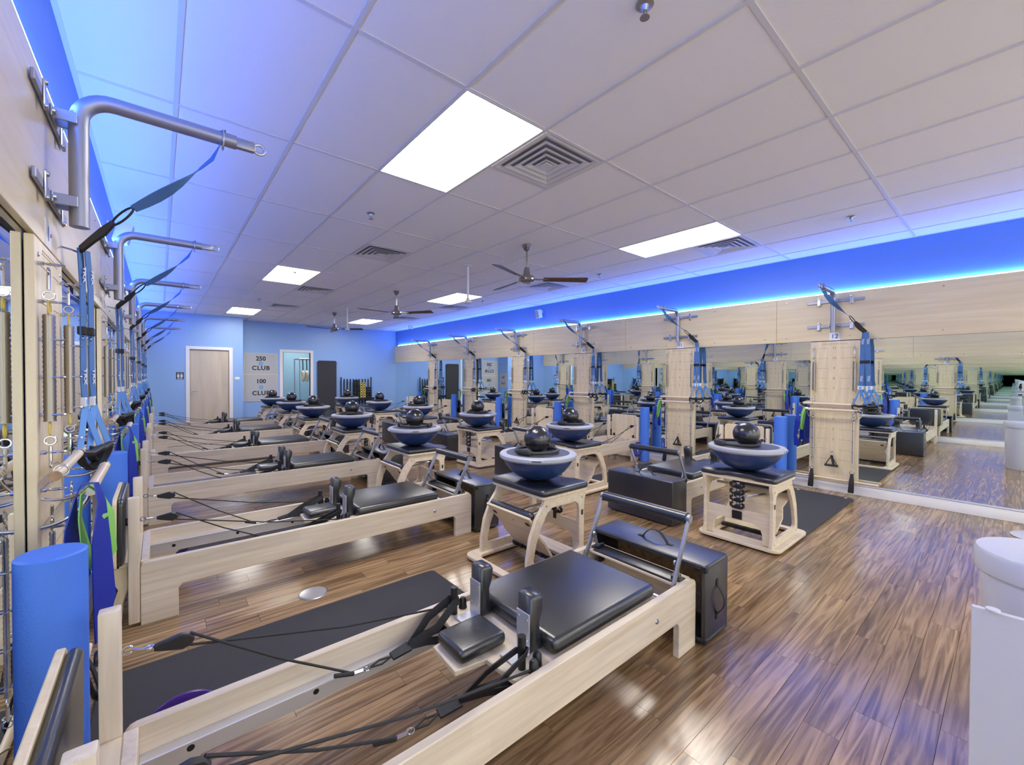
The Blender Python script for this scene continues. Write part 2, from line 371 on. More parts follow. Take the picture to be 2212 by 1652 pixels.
def make_vent():
    t = thing('ceiling_vent'); h = TX/2-.014
    B().box(-h,h,-h,h,.006,.010).ob('backing','ventdark',t)
    for k, a in enumerate((h, h*.80, h*.60, h*.41, h*.22)):
        b = B(); bm = b.bm; R = []
        pr = ((a,-.003),(a-.022,-.006),(a-.050,.004),(a-.050,.006),(a-.004,.003)) if k == 0 else ((a,-.011),(a-.016,-.012),(a-.040,-.001),(a-.042,.000),(a-.018,-.009))
        for (s_, z) in pr:
            R.append([bm.verts.new((s_*sx,s_*sy,z)) for sx,sy in ((-1,-1),(1,-1),(1,1),(-1,1))])
        for i in range(5):
            for j in range(4): bm.faces.new((R[i][j],R[i][(j+1)%4],R[(i+1)%5][(j+1)%4],R[(i+1)%5][j]))
        b.ob('louvre','tbar',t,20)
    B().box(-h*.12,h*.12,-h*.12,h*.12,-.018,-.012).ob('centre_plate','tbar',t)
    return t
vp = make_vent()
for n_, (p,yy) in enumerate(VEN):
    inst(vp, (GX+p*TX+TX/2, yy+TX/2, H-.006), 0, 'square white four-way air vent in the ceiling, %s of the %s row' % (['nearest','second','third','farthest'][n_%4], 'left' if n_<4 else 'right'), 'vent', 'air vents in the ceiling')
# ceiling fans
def make_fan():
    t = thing('ceiling_fan')
    B().lathe([(0,0),(.055,0),(.06,-.01),(.035,-.06),(.016,-.075),(0,-.075)],n=24).ob('canopy','fanm',t)
    B().cyl((0,0,-.07),(0,0,-.30),.011,12).ob('rod','fanm',t)
    B().lathe([(0,-.27),(.028,-.27),(.034,-.29),(.045,-.36),(.05,-.37),(.085,-.375),(.095,-.39),(.095,-.42),(.08,-.44),(.05,-.45),(.045,-.46),(0,-.462)],n=28).ob('motor_housing','fanm',t)
    for k in range(3):
        a = 2*PI*k/3; mm = M.Rotation(a,4,'Z')
        bl = B().plate([[(.20,-.045),(.72,-.062),(.74,-.05),(.74,.05),(.72,.062),(.20,.045)]],.008,mm@M.Translation((0,0,-.41))@M.Rotation(-.24,4,'X')).ob('blade','blade',t)
        B().box(.08,.26,-.028,.028,-.415,-.407,.002,1,mm@M.Translation((0,0,0))).ob('blade_bracket','fanm',bl)
    return t
fp = make_fan()
for n_, (y_, a_) in enumerate(((3.80,-.66),(7.45,-.95),(11.1,-.75))):
    inst(fp, (3.41,y_,H-.006), a_, '%s ceiling fan, three dark blades on a brushed nickel stem' % ['nearest','middle','farthest'][n_], 'fan', 'fans down the middle of the ceiling')
def make_pend():
    t = thing('ceiling_pole')
    B().lathe([(0,0),(.06,0),(.06,-.008),(.02,-.015),(0,-.015)],n=20).ob('flange','white',t)
    B().cyl((0,0,-.01),(0,0,-.47),.016,12).ob('stem','white',t)
    B().lathe([(0,-.46),(.02,-.46),(.03,-.50),(.055,-.505),(.055,-.53),(.04,-.545),(0,-.55)],n=20).ob('sensor_head','plast',t)
    return t
pp = make_pend()
inst(pp,(3.40,5.05,H-.006),0,'nearer slim white pole hanging from the ceiling behind the first fan','pole','white poles hanging from the ceiling')
inst(pp,(3.33,9.9,H-.006),0,'farther slim white pole hanging from the ceiling before the last fan','pole','white poles hanging from the ceiling')
def make_spr():
    t = thing('sprinkler_head')
    B().lathe([(0,0),(.036,0),(.038,-.006),(.018,-.012),(.01,-.03),(0,-.03)],n=18).ob('escutcheon','steel',t)
    B().cyl((0,0,-.028),(0,0,-.055),.005,8).tube([(.012,0,-.028),(.015,0,-.042),(.002,0,-.056)],.002,5).tube([(-.012,0,-.028),(-.015,0,-.042),(-.002,0,-.056)],.002,5).ob('frame','steel',t)
    B().lathe([(0,-.055),(.020,-.056),(.021,-.059),(0,-.060)],n=14).ob('deflector','steel',t)
    return t
sp_ = make_spr()
for n_, (x_,y_) in enumerate(((1.59,1.03),(1.59,4.05),(5.22,1.05),(5.23,4.14),(1.60,7.1),(1.6,10.1),(5.23,7.2))):
    inst(sp_,(x_,y_,H-.004),0,['sprinkler head at the top edge of the ceiling, nearest of all','sprinkler head before the second left vent','sprinkler head over the right mirrors, nearest','small sprinkler head right of the nearest fan','sprinkler head beyond the middle left light panel','sprinkler head before the farthest left light panel','tiny sprinkler head above the right wall speaker'][n_],'sprinkler','ceiling sprinkler heads')

# plywood band, led strips, mirrors
for side in 'LR':
    s = 1 if side=='L' else -1; X = WL if side=='L' else WR; YE = YD if side=='L' else YB
    nm = 'left' if side=='L' else 'right'
    pb = struct('trim_3' if side=='L' else 'trim_4', B().box(*sorted((X,X+s*.012)),YF,YE,MZ1,PZ1-.01), 'edge', label='birch plywood band above the %s mirrors' % nm)
    y = YE
    while y > YF:
        y2 = max(y-2.44, YF)
        p_ = B().box(*sorted((X+s*.012,X+s*.032)),y2+.0015,y-.0015,MZ1-.005,PZ1,.002,1).ob('plywood_panel','ply',pb)
        for yy in (y-.12,y-.8,y-1.6,y-2.3):
            if yy > y2:
                for zz in (MZ1+.05,PZ1-.06):
                    B().lathe([(0,.005),(.006,.004),(.009,0)],(0,0,0),10,mtx=M.Translation((X+s*.032,yy,zz))@M.Rotation(s*PI/2,4,'Y')).ob('screw','chrome',p_)
        y = y2
    t = thing('led_strip',(X+s*.020,0,PZ1))
    B().box(-.010,.010,YF+.2,YE-.25,.0005,.010).ob('light_bar','led',t)
    tag(t,'glowing blue light strip along the top of the %s plywood band' % nm,'light')
    # mirror panes between the towers
    ys = TWR[side]; cuts = [-3.2,-1.15,ys[0]-.25]
    segs = [(-3.25,-1.25),(-1.245,ys[0]-.252)] if side=='R' else [(-3.25,-.75),(-.745,ys[0]-.252)]
    for a_,b_ in zip(ys,ys[1:]): segs.append((a_+.252,b_-.252))
    last = ys[-1]+.252
    if side=='R': segs += [(last,13.19),(13.195,YE-.005)]
    else: segs += [(last,YE-.005)]
    names = ['behind the camera','before the first board']
    for k in range(5): names.append('between the %s and %s boards from the camera' % (ORD[k],ORD[k+1]))
    names += ['beyond the last tower','in the far corner']
    for (a_,b_),nn in zip(segs,names):
        o = B().box(*sorted((X+s*.004,X+s*.010)),a_,b_,MZ0,MZ1-.006).ob('wall_mirror','mirror')
        tag(o,'frameless %s wall mirror pane %s' % (nm,nn),'mirror','%s wall mirrors'%nm)

# ---------------------------------------------------------------- prototypes
def make_tower():
    t = thing('spring_tower')
    B().box(.012,.036,-.25,.25,.12,1.885,.002,1).ob('backboard','birch_v',t)
    e = B()
    for k in range(12):
        z = 1.80-.127*k
        if k == 5: continue
        for a,b_ in ((-.17,-.06),(.06,.17)): e.box(.0355,.0368,a,b_,z-.0012,z+.0012)
        if k < 10: e.text(str(11-k), .042, M.Translation((.0362,0,z))@YZ, .0006)
    for a,b_ in ((-.14,.14),): e.box(.0355,.0368,a,b_,1.845,1.847)
    for i in range(9): e.box(.0355,.0368,-.13+i*.03,-.112+i*.03,1.855,1.859)
    e.ob('ruler_marks','engr',t)
    for sy in (-1,1):
        for zz in (1.83,.17): B().lathe([(0,.005),(.006,.004),(.009,0)],(0,0,0),10,mtx=M.Translation((.036,sy*.20,zz))@M.Rotation(PI/2,4,'Y')).ob('screw','chrome',t)
    hk = B().cyl((.036,0,0),(.050,0,0),.007,8).torus((.074,0,0),.017,.0032,14,6,'z',1.35,.75).mesh('eye_hook','chrome')
    for sy in (-1,1):
        for k in range(12):
            o = bpy.data.objects.new('eye_hook',hk); col.objects.link(o); o.parent = t; o.location = (0,sy*.205,1.80-.127*k)
    o = bpy.data.objects.new('eye_hook',hk); col.objects.link(o); o.parent = t; o.location = (0,0,.50)
    return t
def make_short_spring():
    t = thing('short_spring')       # hangs from origin (top) downwards
    pr = []; n = 44
    for i in range(n): z = -.17-.36*i/(n-1); pr.append((.0165 if i%2 else .0148, z))
    B().lathe([(0,-.168)]+pr+[(0,-.532)],n=12).ob('coil','spring',t,60)
    for z in (-.145,-.555): B().torus((0,0,z),.018,.003,14,6,'x',1.25,.8).ob('loop','brass',t)
    for z,sg in ((-.06,1),(-.64,-1)):
        B().torus((0,0,z+sg*.035),.012,.003,12,6,'x').cyl((0,0,z+.025),(0,0,z-.025),.005,8).torus((0,0,z-sg*.045),.014,.003,12,6,'y').ob('snap_hook','chrome',t)
    return t
def make_long_spring():
    t = thing('long_spring'); pr = []; n = 60
    for i in range(n): z = -.09-.52*i/(n-1); pr.append((.0085 if i%2 else .0070, z))
    B().lathe([(0,-.088)]+pr+[(0,-.612)],n=10).ob('coil','steel',t,60)
    B().torus((0,0,-.065),.020,.0028,14,6,'x').ob('top_ring','chrome',t)
    B().torus((0,0,-.02),.013,.003,12,6,'x',1.6,1).ob('snap_hook','chrome',t)
    B().torus((0,0,-.63),.012,.0025,12,6,'x').cyl((0,0,-.645),(0,0,-.69),.005,8).torus((0,0,-.70),.012,.0025,12,6,'y').ob('swivel','chrome',t)
    return t
def make_foot_strap():
    t = thing('foot_strap')
    B().torus((0,0,0),.018,.003,14,6,'x',1,1.3).ob('ring','chrome',t)
    B().ribbon([(0,0,-.01),(.012,0,-.10),(.035,0,-.21),(.055,0,-.232),(.06,0,-.21),(.035,0,-.10),(.004,0,-.01)],(0,1,0),[.03,.045,.055,.055,.055,.045,.03],.006).ob('strap','blackweb',t)
    return t
def make_hand_strap():
    t = thing('hand_strap')
    B().torus((0,0,-.012),.014,.003,12,6,'y').ob('snap_hook','chrome',t)
    B().ribbon([(0,0,-.03),(.01,-.06,-.145)],(1,0,.3),.025,.004).ribbon([(0,0,-.03),(.01,.06,-.145)],(1,0,.3),.025,.004).ribbon([(.002,0,-.025),(.03,.03,-.15)],(0,1,0),.028,.004).ob('strap','blackweb',t)
    B().cyl((.01,-.068,-.15),(.01,.068,-.15),.015,10).ob('grip','blackpl',t)
    return t
def make_push_bar():
    t = thing('push_through_bar')
    B().cyl((.16,-.24,1.03),(.16,.24,1.03),.0165,14).ob('wooden_grip','dowel',t)
    for s in (-1,1):
        B().cyl((.16,s*.235,1.03),(.16,s*.262,1.03),.019,14).ob('end_cap','chrome',t)
        B().tube(bez((.04,s*.235,.92),(.13,s*.25,.93),(.16,s*.25,1.02),8),.006,8).ob('side_rod','chrome',t)
        B().tube(bez((.04,s*.215,1.01),(.10,s*.22,.99),(.155,s*.25,1.03),8),.005,8).cyl((.03,s*.225,.90),(.03,s*.225,1.04),.006,8).ob('pivot_rod','chrome',t)
    return t
def make_roll_bar():
    t = thing('roll_down_bar')
    B().cyl((.085,-.31,1.10),(.085,.31,1.10),.0155,14).ob('wooden_bar','dowel',t)
    for s in (-1,1):
        B().cyl((.085,s*.308,1.10),(.085,s*.318,1.10),.0158,14).ob('end_cap','edge',t)
        B().torus((.085,s*.205,1.10),.019,.003,14,6,'y').tube([(.085,s*.205,1.115),(.078,s*.205,1.128),(.068,s*.205,1.125)],.003,6).ob('eye_ring','chrome',t)
    return t
def make_pole():
    t = thing('wooden_pole')
    B().cyl((.085,-.45,.165),(.085,.45,.165),.0135,12).ob('dowel','dowel',t)
    for s in (-1,1):
        B().tube([(.036,s*.18,.19),(.07,s*.18,.187),(.098,s*.18,.175),(.10,s*.18,.155),(.085,s*.18,.146)],.003,6).ob('hook','chrome',t)
    return t
def make_arm():
    t = thing('strap_arm')
    P = [(.115,0,1.99),(.115,0,2.38)]+[(.115+.10*(1-math.cos(a)),0,2.39+.10*math.sin(a)) for a in [PI/2*i/8 for i in range(1,9)]]+[(.62,0,2.49)]
    B().tube(P,.029,16,cap=True).ob('pipe','silver',t)
    B().box(.60,.695,-.016,.016,2.466,2.514,.010,2).ob('end_plate','silver',t)
    B().torus((.712,0,2.49),.022,.007,18,8,'y').ob('end_eye','steel',t)
    B().torus((.57,0,2.485),.036,.0035,20,6,'x',1.15,1).ob('anchor_ring','steel',t)
    for z in (2.075,2.385):
        b = B().box(.036,.048,-.29,.29,z-.018,z+.018,.003,1).ob('mounting_bar','silver',t)
        for yy in (-.165,.165):
            B().plate([rrect(yy-.018,yy+.018,z-.055,z+.055,.017)],.006,M.Translation((.051,0,0))@YZ).ob('clamp','steel',b)
            for zz in (z-.04,z+.04): B().lathe([(0,.008),(.009,.006),(.011,0)],(0,0,0),10,mtx=M.Translation((.054,yy,zz))@M.Rotation(PI/2,4,'Y')).ob('bolt','chrome',b)
        br = B().box(.048,.115,-.040,-.032,z-.02,z+.02,.002,1).box(.048,.115,.032,.040,z-.02,z+.02,.002,1).box(.048,.054,-.06,.06,z-.02,z+.02,.002,1)
        br.ob('pipe_bracket','silver',t)
        for yy in (-.05,.05): B().lathe([(0,.010),(.009,.008),(.011,0)],(0,0,0),10,mtx=M.Translation((.054,yy,z))@M.Rotation(PI/2,4,'Y')).ob('bolt','chrome',t)
    return t
def make_trx(var=0):
    t = thing('suspension_trainer'); HY, HX, HZ = .31, .065, 1.965
    tip = V((.57,0,2.44)); car = V((.262,.19,2.155)); hook = V((HX,HY,HZ))
    pts = [tip.lerp(car,k/8)-V((0,0,.022*math.sin(PI*k/8))) for k in range(9)]
    wd = [(math.sin(.25*k),.3,math.cos(.25*k)) for k in range(9)]
    B().ribbon([(.58,0,2.525),(.55,0,2.51),(.56,0,2.46)]+pts[1:], [(0,1,0)]*3+wd[1:], [.034,.034,.034]+[.030+.028*abs(math.sin(PI*k/8)) for k in range(1,9)],.003).ob('anchor_strap','web',t)
    d = (hook-car).normalized()
    bb = B(); n_ = V((0,0,1)); side_ = d.cross(n_).normalized()
    oval = [car+d*(.055+.055*math.cos(a))+n_*(.020*math.sin(a)) for a in [2*PI*i/16 for i in range(16)]]
    bb.tube(oval,.0045,6,closed=True).ob('carabiner','blackpl',t)
    B().ribbon([car+d*.10,car+d*.15-V((0,0,.008)),car+d*.20-V((0,0,.01)),hook+V((.02,0,.005))],(.3,.2,1),[.03,.055,.05,.045],.010).ob('adjuster_loop','blackweb',t)
    B().tube([(.032,HY-.03,HZ),(.06,HY-.03,HZ-.005),(.085,HY-.01,HZ-.012),(.085,HY+.02,HZ-.012)],.004,8).ob('wall_hook','chrome',t)
    for i, (oy, ex) in enumerate(((-.022,-.015),(.028,.02))):
        x0 = HX+.02+.02*i
        s_ = B().ribbon([(x0,HY+oy*.3,HZ+.005),(x0+.008,HY+oy,1.80),(x0+.008,HY+oy+ex*.5,1.40),(x0+.012,HY+oy+ex,1.33)],(.25,1,0),.050,.004).ob('main_strap','web',t)
        B().text('TRX',.036,M.Translation((x0+.0145,HY+oy*1.0+ex*.1,1.86))@M.Rotation(-.24,4,'Z')@YZ@M.Rotation(-PI/2,4,'Z'),.0004,.001).text('TRX',.036,M.Translation((x0+.0145,HY+oy+ex*.6,1.42))@M.Rotation(-.24,4,'Z')@YZ@M.Rotation(-PI/2,4,'Z'),.0004,.001).ob('lettering','rope',s_)
        B().box(x0-.008,x0+.02,HY+oy-.026,HY+oy+.026,1.60,1.635,.003,1).ob('buckle','blackpl',t)
        B().torus((x0+.008,HY+oy,1.585),.024,.003,14,6,'x',.4,1.0).ob('cam_ring','chrome',t)
        B().box(x0,x0+.018,HY+oy+ex-.028,HY+oy+ex+.028,1.29,1.33,.002,1).ob('label_tag','paper',t)
        B().box(x0+.0178,x0+.0186,HY+oy+ex-.012,HY+oy+ex+.012,1.298,1.322).ob('tag_print','logo',t)
        c = V((x0+.012,HY+oy+ex,1.29)); L_ = c+V((-.01,-.075+.02*i,-.20)); R_ = c+V((.045,.07+.02*i,-.20))
        for q in (L_,R_): B().ribbon([c,c.lerp(q,.5),q],(.5,.6,0),.026,.003).ob('handle_strap','webl',t)
        B().tube([L_+V((0,0,.01)),L_.lerp(R_,.5)+V((0,0,-.004)),R_+V((0,0,.01))],.016,10).ob('hand_grip','blackpl',t)
        B().ribbon([L_,L_+V((.01,.005,-.035)),L_.lerp(R_,.5)+V((0,0,-.075)),R_+V((-.01,-.01,-.035)),R_],(1,-.3,0),.030,.004).ob('foot_cradle','blackweb',t)
    return t
def make_bands(kind):
    if kind == 'green':
        b = B().ribbon([(.142,-.29,1.03),(.16,-.29,1.052),(.182,-.29,1.03),(.205,-.30,.95),(.205,-.31,.82),(.18,-.315,.76),(.155,-.31,.82),(.138,-.30,.95),(.142,-.29,1.03)],[(0,1,0),(0,1,0),(0,1,0),(.5,1,0),(.8,.8,0),(.5,1,0),(.3,1,0),(0,1,0),(0,1,0)],.062,.003)
        t = b.ob('resistance_band','green')
    else:
        b = B().ribbon([(.128,-.30,1.02),(.143,-.30,1.062),(.178,-.305,1.062),(.192,-.32,1.0),(.192,-.34,.86),(.20,-.36,.68),(.19,-.34,.55)],[(0,1,.05),(0,1,.05),(0,1,.05),(.3,1,0),(.5,.9,0),(.6,.6,0),(.3,1,0)],[.04,.04,.04,.05,.08,.07,.08],.004)
        b.ribbon([(.128,-.30,1.02),(.118,-.305,.92),(.122,-.31,.76),(.118,-.31,.62)],[(0,1,0),(.4,1,0),(.6,.8,0),(.2,1,0)],[.04,.06,.07,.06],.004)
        t = b.ob('exercise_band','blueband')
    return t
def make_sign(n):
    t = thing('number_sign')
    B().box(.032,.0335,-.055,.055,1.895,1.995).ob('card','paper',t)
    B().text(str(n),.074,M.Translation((.0339,0,1.945))@YZ,.0003,.0012).ob('digits','inkb',t)
    return t
def make_roller():
    return B().lathe([(0,0),(.070,0),(.076,.005),(.076,.905),(.070,.91),(0,.91)],n=32).ob('foam_roller','foam')
def make_reformer():
    t = thing('pilates_reformer'); L, W = 2.27, .33
    def rail(y):
        o = [(0,0),(.17,0),(.17,.165),(.19,.185),(L-.19,.185),(L-.17,.165),(L-.17,0),(L,0)]+arc2(L-.03,.33,.03,0,90,3)+arc2(.03,.33,.03,90,180,3)
        return B().plate([o],.034,M.Translation((0,y,0))@XZ,.003)
    for s in (-1,1):
        rl = rail(s*(W-.017)).ob('side_rail','maple',t)
        B().lathe([(0,.006),(.010,.005),(.013,0)],(0,0,0),12,mtx=M.Translation((L-.38,s*W,.27))@M.Rotation(-s*PI/2,4,'X')).ob('bolt','steel',rl)
        a = B().box(.035,L-.04,*sorted((s*(W-.034),s*(W-.040))),.19,.265).box(.035,L-.04,*sorted((s*(W-.034),s*(W-.075))),.262,.270,.002,1).ob('track','alu',t)
        for q in range(6): B().lathe([(0,.003),(.009,.0025),(.011,0)],(0,0,0),10,mtx=M.Translation((.16+q*.38,s*(W-.040),.225))@M.Rotation(s*PI/2,4,'X')).ob('track_bolt','hole',a)
    B().box(0,.035,-W+.034,W-.034,.16,.36,.003,1).ob('head_board','maple_v',t)
    B().box(0.002,.035,-W+.034,W-.034,0.05,.16,.003,1).ob('head_board','maple_v',t)
    B().box(L-.035,L,-W+.034,W-.034,.14,.355,.003,1).ob('foot_board','birch',t)
    B().box(L-.13,L-.035,-W+.036,W-.036,.335,.350,.003,1).ob('standing_platform','birch',t)
    B().box(L-.125,L-.02,-W+.07,W-.07,.350,.362,.004,2).ob('platform_pad','black',t)
    for s in (-1,1): B().box(L-.10,L-.05,s*(W-.05)-.018,s*(W-.05)+.018,.36,.366,.002,1).ob('corner_bumper','blackpl',t)
    for s in (-1,1):
        B().box(-.052,-.002,*sorted((s*W,s*(W-.045))),.02,.735,.005,2).ob('riser_post','maple_v',t)
        # pulley
        p0 = V((0,s*(W-.07),.60)); 
        B().torus((.012,s*(W-.03),.60),.012,.003,12,6,'y').tube([(.02,s*(W-.03),.60),(.055,s*(W-.04),.595)],.004,6).torus((.062,s*(W-.04),.595),.010,.003,12,6,'z').ob('pulley_clip','chrome',t)
        B().plate([[(.072,.582),(.085,.577),(.14,.560),(.165,.568),(.172,.585),(.162,.602),(.135,.610),(.09,.602),(.072,.598)]],.020,M.Translation((0,s*(W-.045),0))@XZ,.004).ob('pulley','blackpl',t)
        B().lathe([(0,.010),(.018,.009),(.022,.005),(.022,0)],(0,0,0),14,mtx=M.Translation((-.052,s*(W-.022),.60))@M.Rotation(-PI/2,4,'Y')).ob('knob','blackpl',t)
    B().box(-.125,.0,-W+.046,W-.046,.335,.358,.003,1).ob('cross_shelf','birch',t)
    for s in (-1,1):
        B().plate([[(-.054,.334),(-.120,.334),(-.122,.25),(-.098,.20),(-.120,.12),(-.108,.0),(-.085,.0),(-.075,.12),(-.054,.20)]],.05,M.Translation((0,s*(W-.11),0))@XZ,.006).ob('shelf_bracket','birch_v',t)
    # carriage (parts of the reformer)
    C0, C1 = .93, 1.97
    B().plate([[(1.17,-.285),(C1,-.285),(C1,.285),(1.17,.285),(1.17,.285),(1.06,.285),(1.05,.11),(.93,.09),(.92,-.09),(1.05,-.11),(1.06,-.285)]],.022,M.Translation((0,0,.328)),.003).ob('carriage_board','birch',t)
    pd = B(); pd.box(1.25,1.96,-.28,.28,.342,.410,.026,4)
    pd.ob('carriage_pad','black',t,50)
    B().box(.945,1.165,-.095,.095,.342,.395,.022,4).ob('headrest_pad','black',t,50)
    for s in (-1,1):
        yc = s*.165
        B().box(1.185,1.191,yc-.038,yc+.038,.345,.50,.002,1).box(1.10,1.19,yc-.038,yc+.038,.341,.347,.002,1).ob('rest_bracket','alu',t)
        for zz in (.395,.475):
            for yy in (-.025,.025): pass
        sr = [(1.192,.345),(1.255,.345),(1.262,.38),(1.245,.42),(1.242,.46),(1.258,.50),(1.262,.545),(1.250,.565),(1.205,.568),(1.192,.56)]
        B().plate([sr],.088,M.Translation((0,yc,0))@XZ,.009).ob('shoulder_rest','black',t,50)
        for zz in (.395,.475):
            for yy in (-.025,.025): B().lathe([(0,.003),(.004,.002),(.005,0)],(0,0,0),8,mtx=M.Translation((1.185,yc+yy,zz))@M.Rotation(-PI/2,4,'Y')).ob('rivet','chrome',t)
        yp = s*.235
        B().cyl((1.12,yp,.34),(1.12,yp,.462),.0155,12).ob('strap_peg','blackpl',t)
        for dx,dy in ((0.01,.28),(.05,.255)):
            B().lathe([(0,.05),(.010,.048),(.017,.038),(.018,.015),(.020,0)],(1.13+dx,s*dy,.339),14).ob('cord_cleat','blackpl',t)
        # cords
        pl = V((.160,s*.285,.604)); pb = V((.155,s*.285,.566))
        cl = V((.645,s*.185,.305))
        B().tube([pb,pb.lerp(V((1.13,s*.28,.352)),.5)-V((0,0,.02)),V((1.13,s*.28,.352))],.0045,6).ob('cord','cord',t)
        B().tube([pl,pl.lerp(cl,.5)-V((0,0,.012)),cl],.0045,6).cyl(cl-V((.07,0,-.022)),cl,.008,8).ob('cord','cord',t)
        B().tube([cl,cl+V((.035,0,-.004))],.007,8).torus(cl+V((.05,0,-.004)),.012,.003,12,6,'z').ob('cord_clip','chrome',t)
        # strap: neck, two bands to the peg and round it
        q = cl+V((.06,0,-.005)); nk = q+V((.09,s*.0,.005)); n1 = nk+V((.08,s*.005,.008))
        B().tube([q,q.lerp(nk,.5)+V((0,.014,0)),nk],.0035,6).tube([q,q.lerp(nk,.5)-V((0,.014,0)),nk],.0035,6).ob('loop_cord','cord',t)
        B().ribbon([nk,n1],(0,1,.3),[.034,.044],.010).ob('strap_neck','blackweb',t)
        pk = V((1.12,yp,.40)); 
        wdz = (0,.35*s,1)
        B().ribbon([n1,n1.lerp(pk,.5)+V((0,s*.045,.0)),pk+V((-.01,s*.024,0)),pk+V((.018,s*.012,0)),pk+V((.018,-s*.012,0)),pk+V((-.01,-s*.022,0)),n1.lerp(pk,.5)+V((0,-s*.035,-.01)),n1],wdz,.034,.005).ob('foot_loop','blackweb',t)
        B().ribbon([n1,n1+V((.09,s*.03,.0)),n1+V((.19,s*.05,-.02)),n1+V((.215,s*.015,-.03)),n1+V((.17,-s*.02,-.03)),n1+V((.07,-s*.01,-.005)),n1],wdz,.030,.005).ob('hand_loop','blackweb',t)
    # spring bar and springs
    B().cyl((L-.20,-W+.05,.285),(L-.20,W-.05,.285),.011,12).ob('spring_bar','alu',t)
    for yy in (-.20,-.10,0,.10,.20):
        pr = [(.012 if i%2 else .0100, i*.009) for i in range(34)]
        B().lathe([(0,0)]+pr+[(0,.3)],(0,0,0),10,mtx=M.Translation((L-.50,yy,.24))@M.Rotation(PI/2,4,'Y')).ob('spring','steel',t,60)
    # footbar
    fb = [V((2.115,0,.345)),V((2.275,0,.665))]
    for s in (-1,1):
        y_ = s*.285
        d = (fb[1]-fb[0]); ang = math.atan2(d.x,d.z)
        lg = B().box(-.016,.016,-.006,.006,-.06,d.length+.015,.003,2,M.Translation((fb[0].x,y_,fb[0].z))@M.Rotation(ang,4,'Y')).ob('footbar_leg','silver',t)
        mid = fb[0].lerp(fb[1],.33)
        B().cyl((mid.x,y_-s*.014,mid.z),(2.215,y_-s*.014,.325),.009,10).ob('support_strut','silver',t)
        B().lathe([(0,.012),(.012,.011),(.014,0)],(0,0,0),12,mtx=M.Translation((mid.x,y_-s*.012,mid.z))@M.Rotation(s*PI/2,4,'X')).ob('strut_bolt','steel',t)
        B().plate([[(2.19,.27),(2.235,.27),(2.235,.38),(2.20,.385),(2.165,.375),(2.17,.36),(2.19,.365),(2.20,.35),(2.17,.34),(2.165,.325),(2.19,.325)]],.016,M.Translation((0,s*.25,0))@XZ,.002).ob('footbar_cam','blackpl',t)
    B().cyl((fb[1].x,-.275,fb[1].z),(fb[1].x,.275,fb[1].z),.030,18).ob('footbar_pad','black',t)
    for s in (-1,1): B().cyl((fb[1].x,s*.274,fb[1].z),(fb[1].x,s*.294,fb[1].z),.022,18).ob('footbar_cap','silver',t)
    return t
def make_box():
    t = thing('sitting_box'); D, W, H_, th = .27, .375, .43, .028   # opening towards local -x
    B().box(D-th,D,-W,W,.012,H_,.010,3).ob('face_panel','black',t,50)
    B().box(0,D-.005,-W,W,H_-th,H_,.010,3).ob('top_panel','black',t,50)
    B().box(0,D-.005,-W,W,.012,.012+th,.008,2).ob('bottom_panel','black',t,50)
    for s in (-1,1): B().box(0,D-.005,*sorted((s*W,s*(W-th))),.03,H_-.01,.008,2).ob('end_panel','black',t,50)
    B().box(D-th-.006,D-th-.001,-W+th,W-th,.04,H_-th).ob('lining','edge',t)
    B().ribbon(bez((.13,-.085,H_+.001),(.13,0,H_+.13),(.13,.085,H_+.001),10),(1,0,0),.020,.004).ribbon([(.13,-.115,H_+.002),(.13,-.08,H_+.003)],(1,0,0),.022,.003).ribbon([(.13,.08,H_+.003),(.13,.115,H_+.002)],(1,0,0),.022,.003).ob('carry_handle','blackweb',t)
    B().ribbon(bez((.13,-W-.001,.14),(.13,-W-.085,.22),(.13,-W-.001,.30),10),(1,0,0),.020,.004).ribbon([(.13,-W-.002,.11),(.13,-W-.003,.145)],(1,0,0),.022,.003).ribbon([(.13,-W-.003,.295),(.13,-W-.002,.33)],(1,0,0),.022,.003).ob('side_handle','blackweb',t)
    for s in (-1,1):
        for z in (.03,H_-.02): B().box(-.004,.03,*sorted((s*(W+.003),s*(W-.03))),z-.018,z+.018,.006,2).ob('corner_guard','blackpl',t)
    for s in (-1,1):
        for x_ in (.04,D-.05): B().box(x_-.012,x_+.012,s*(W-.05)-.02,s*(W-.05)+.02,0,.013,.002,1).ob('foot','blackpl',t)
    return t
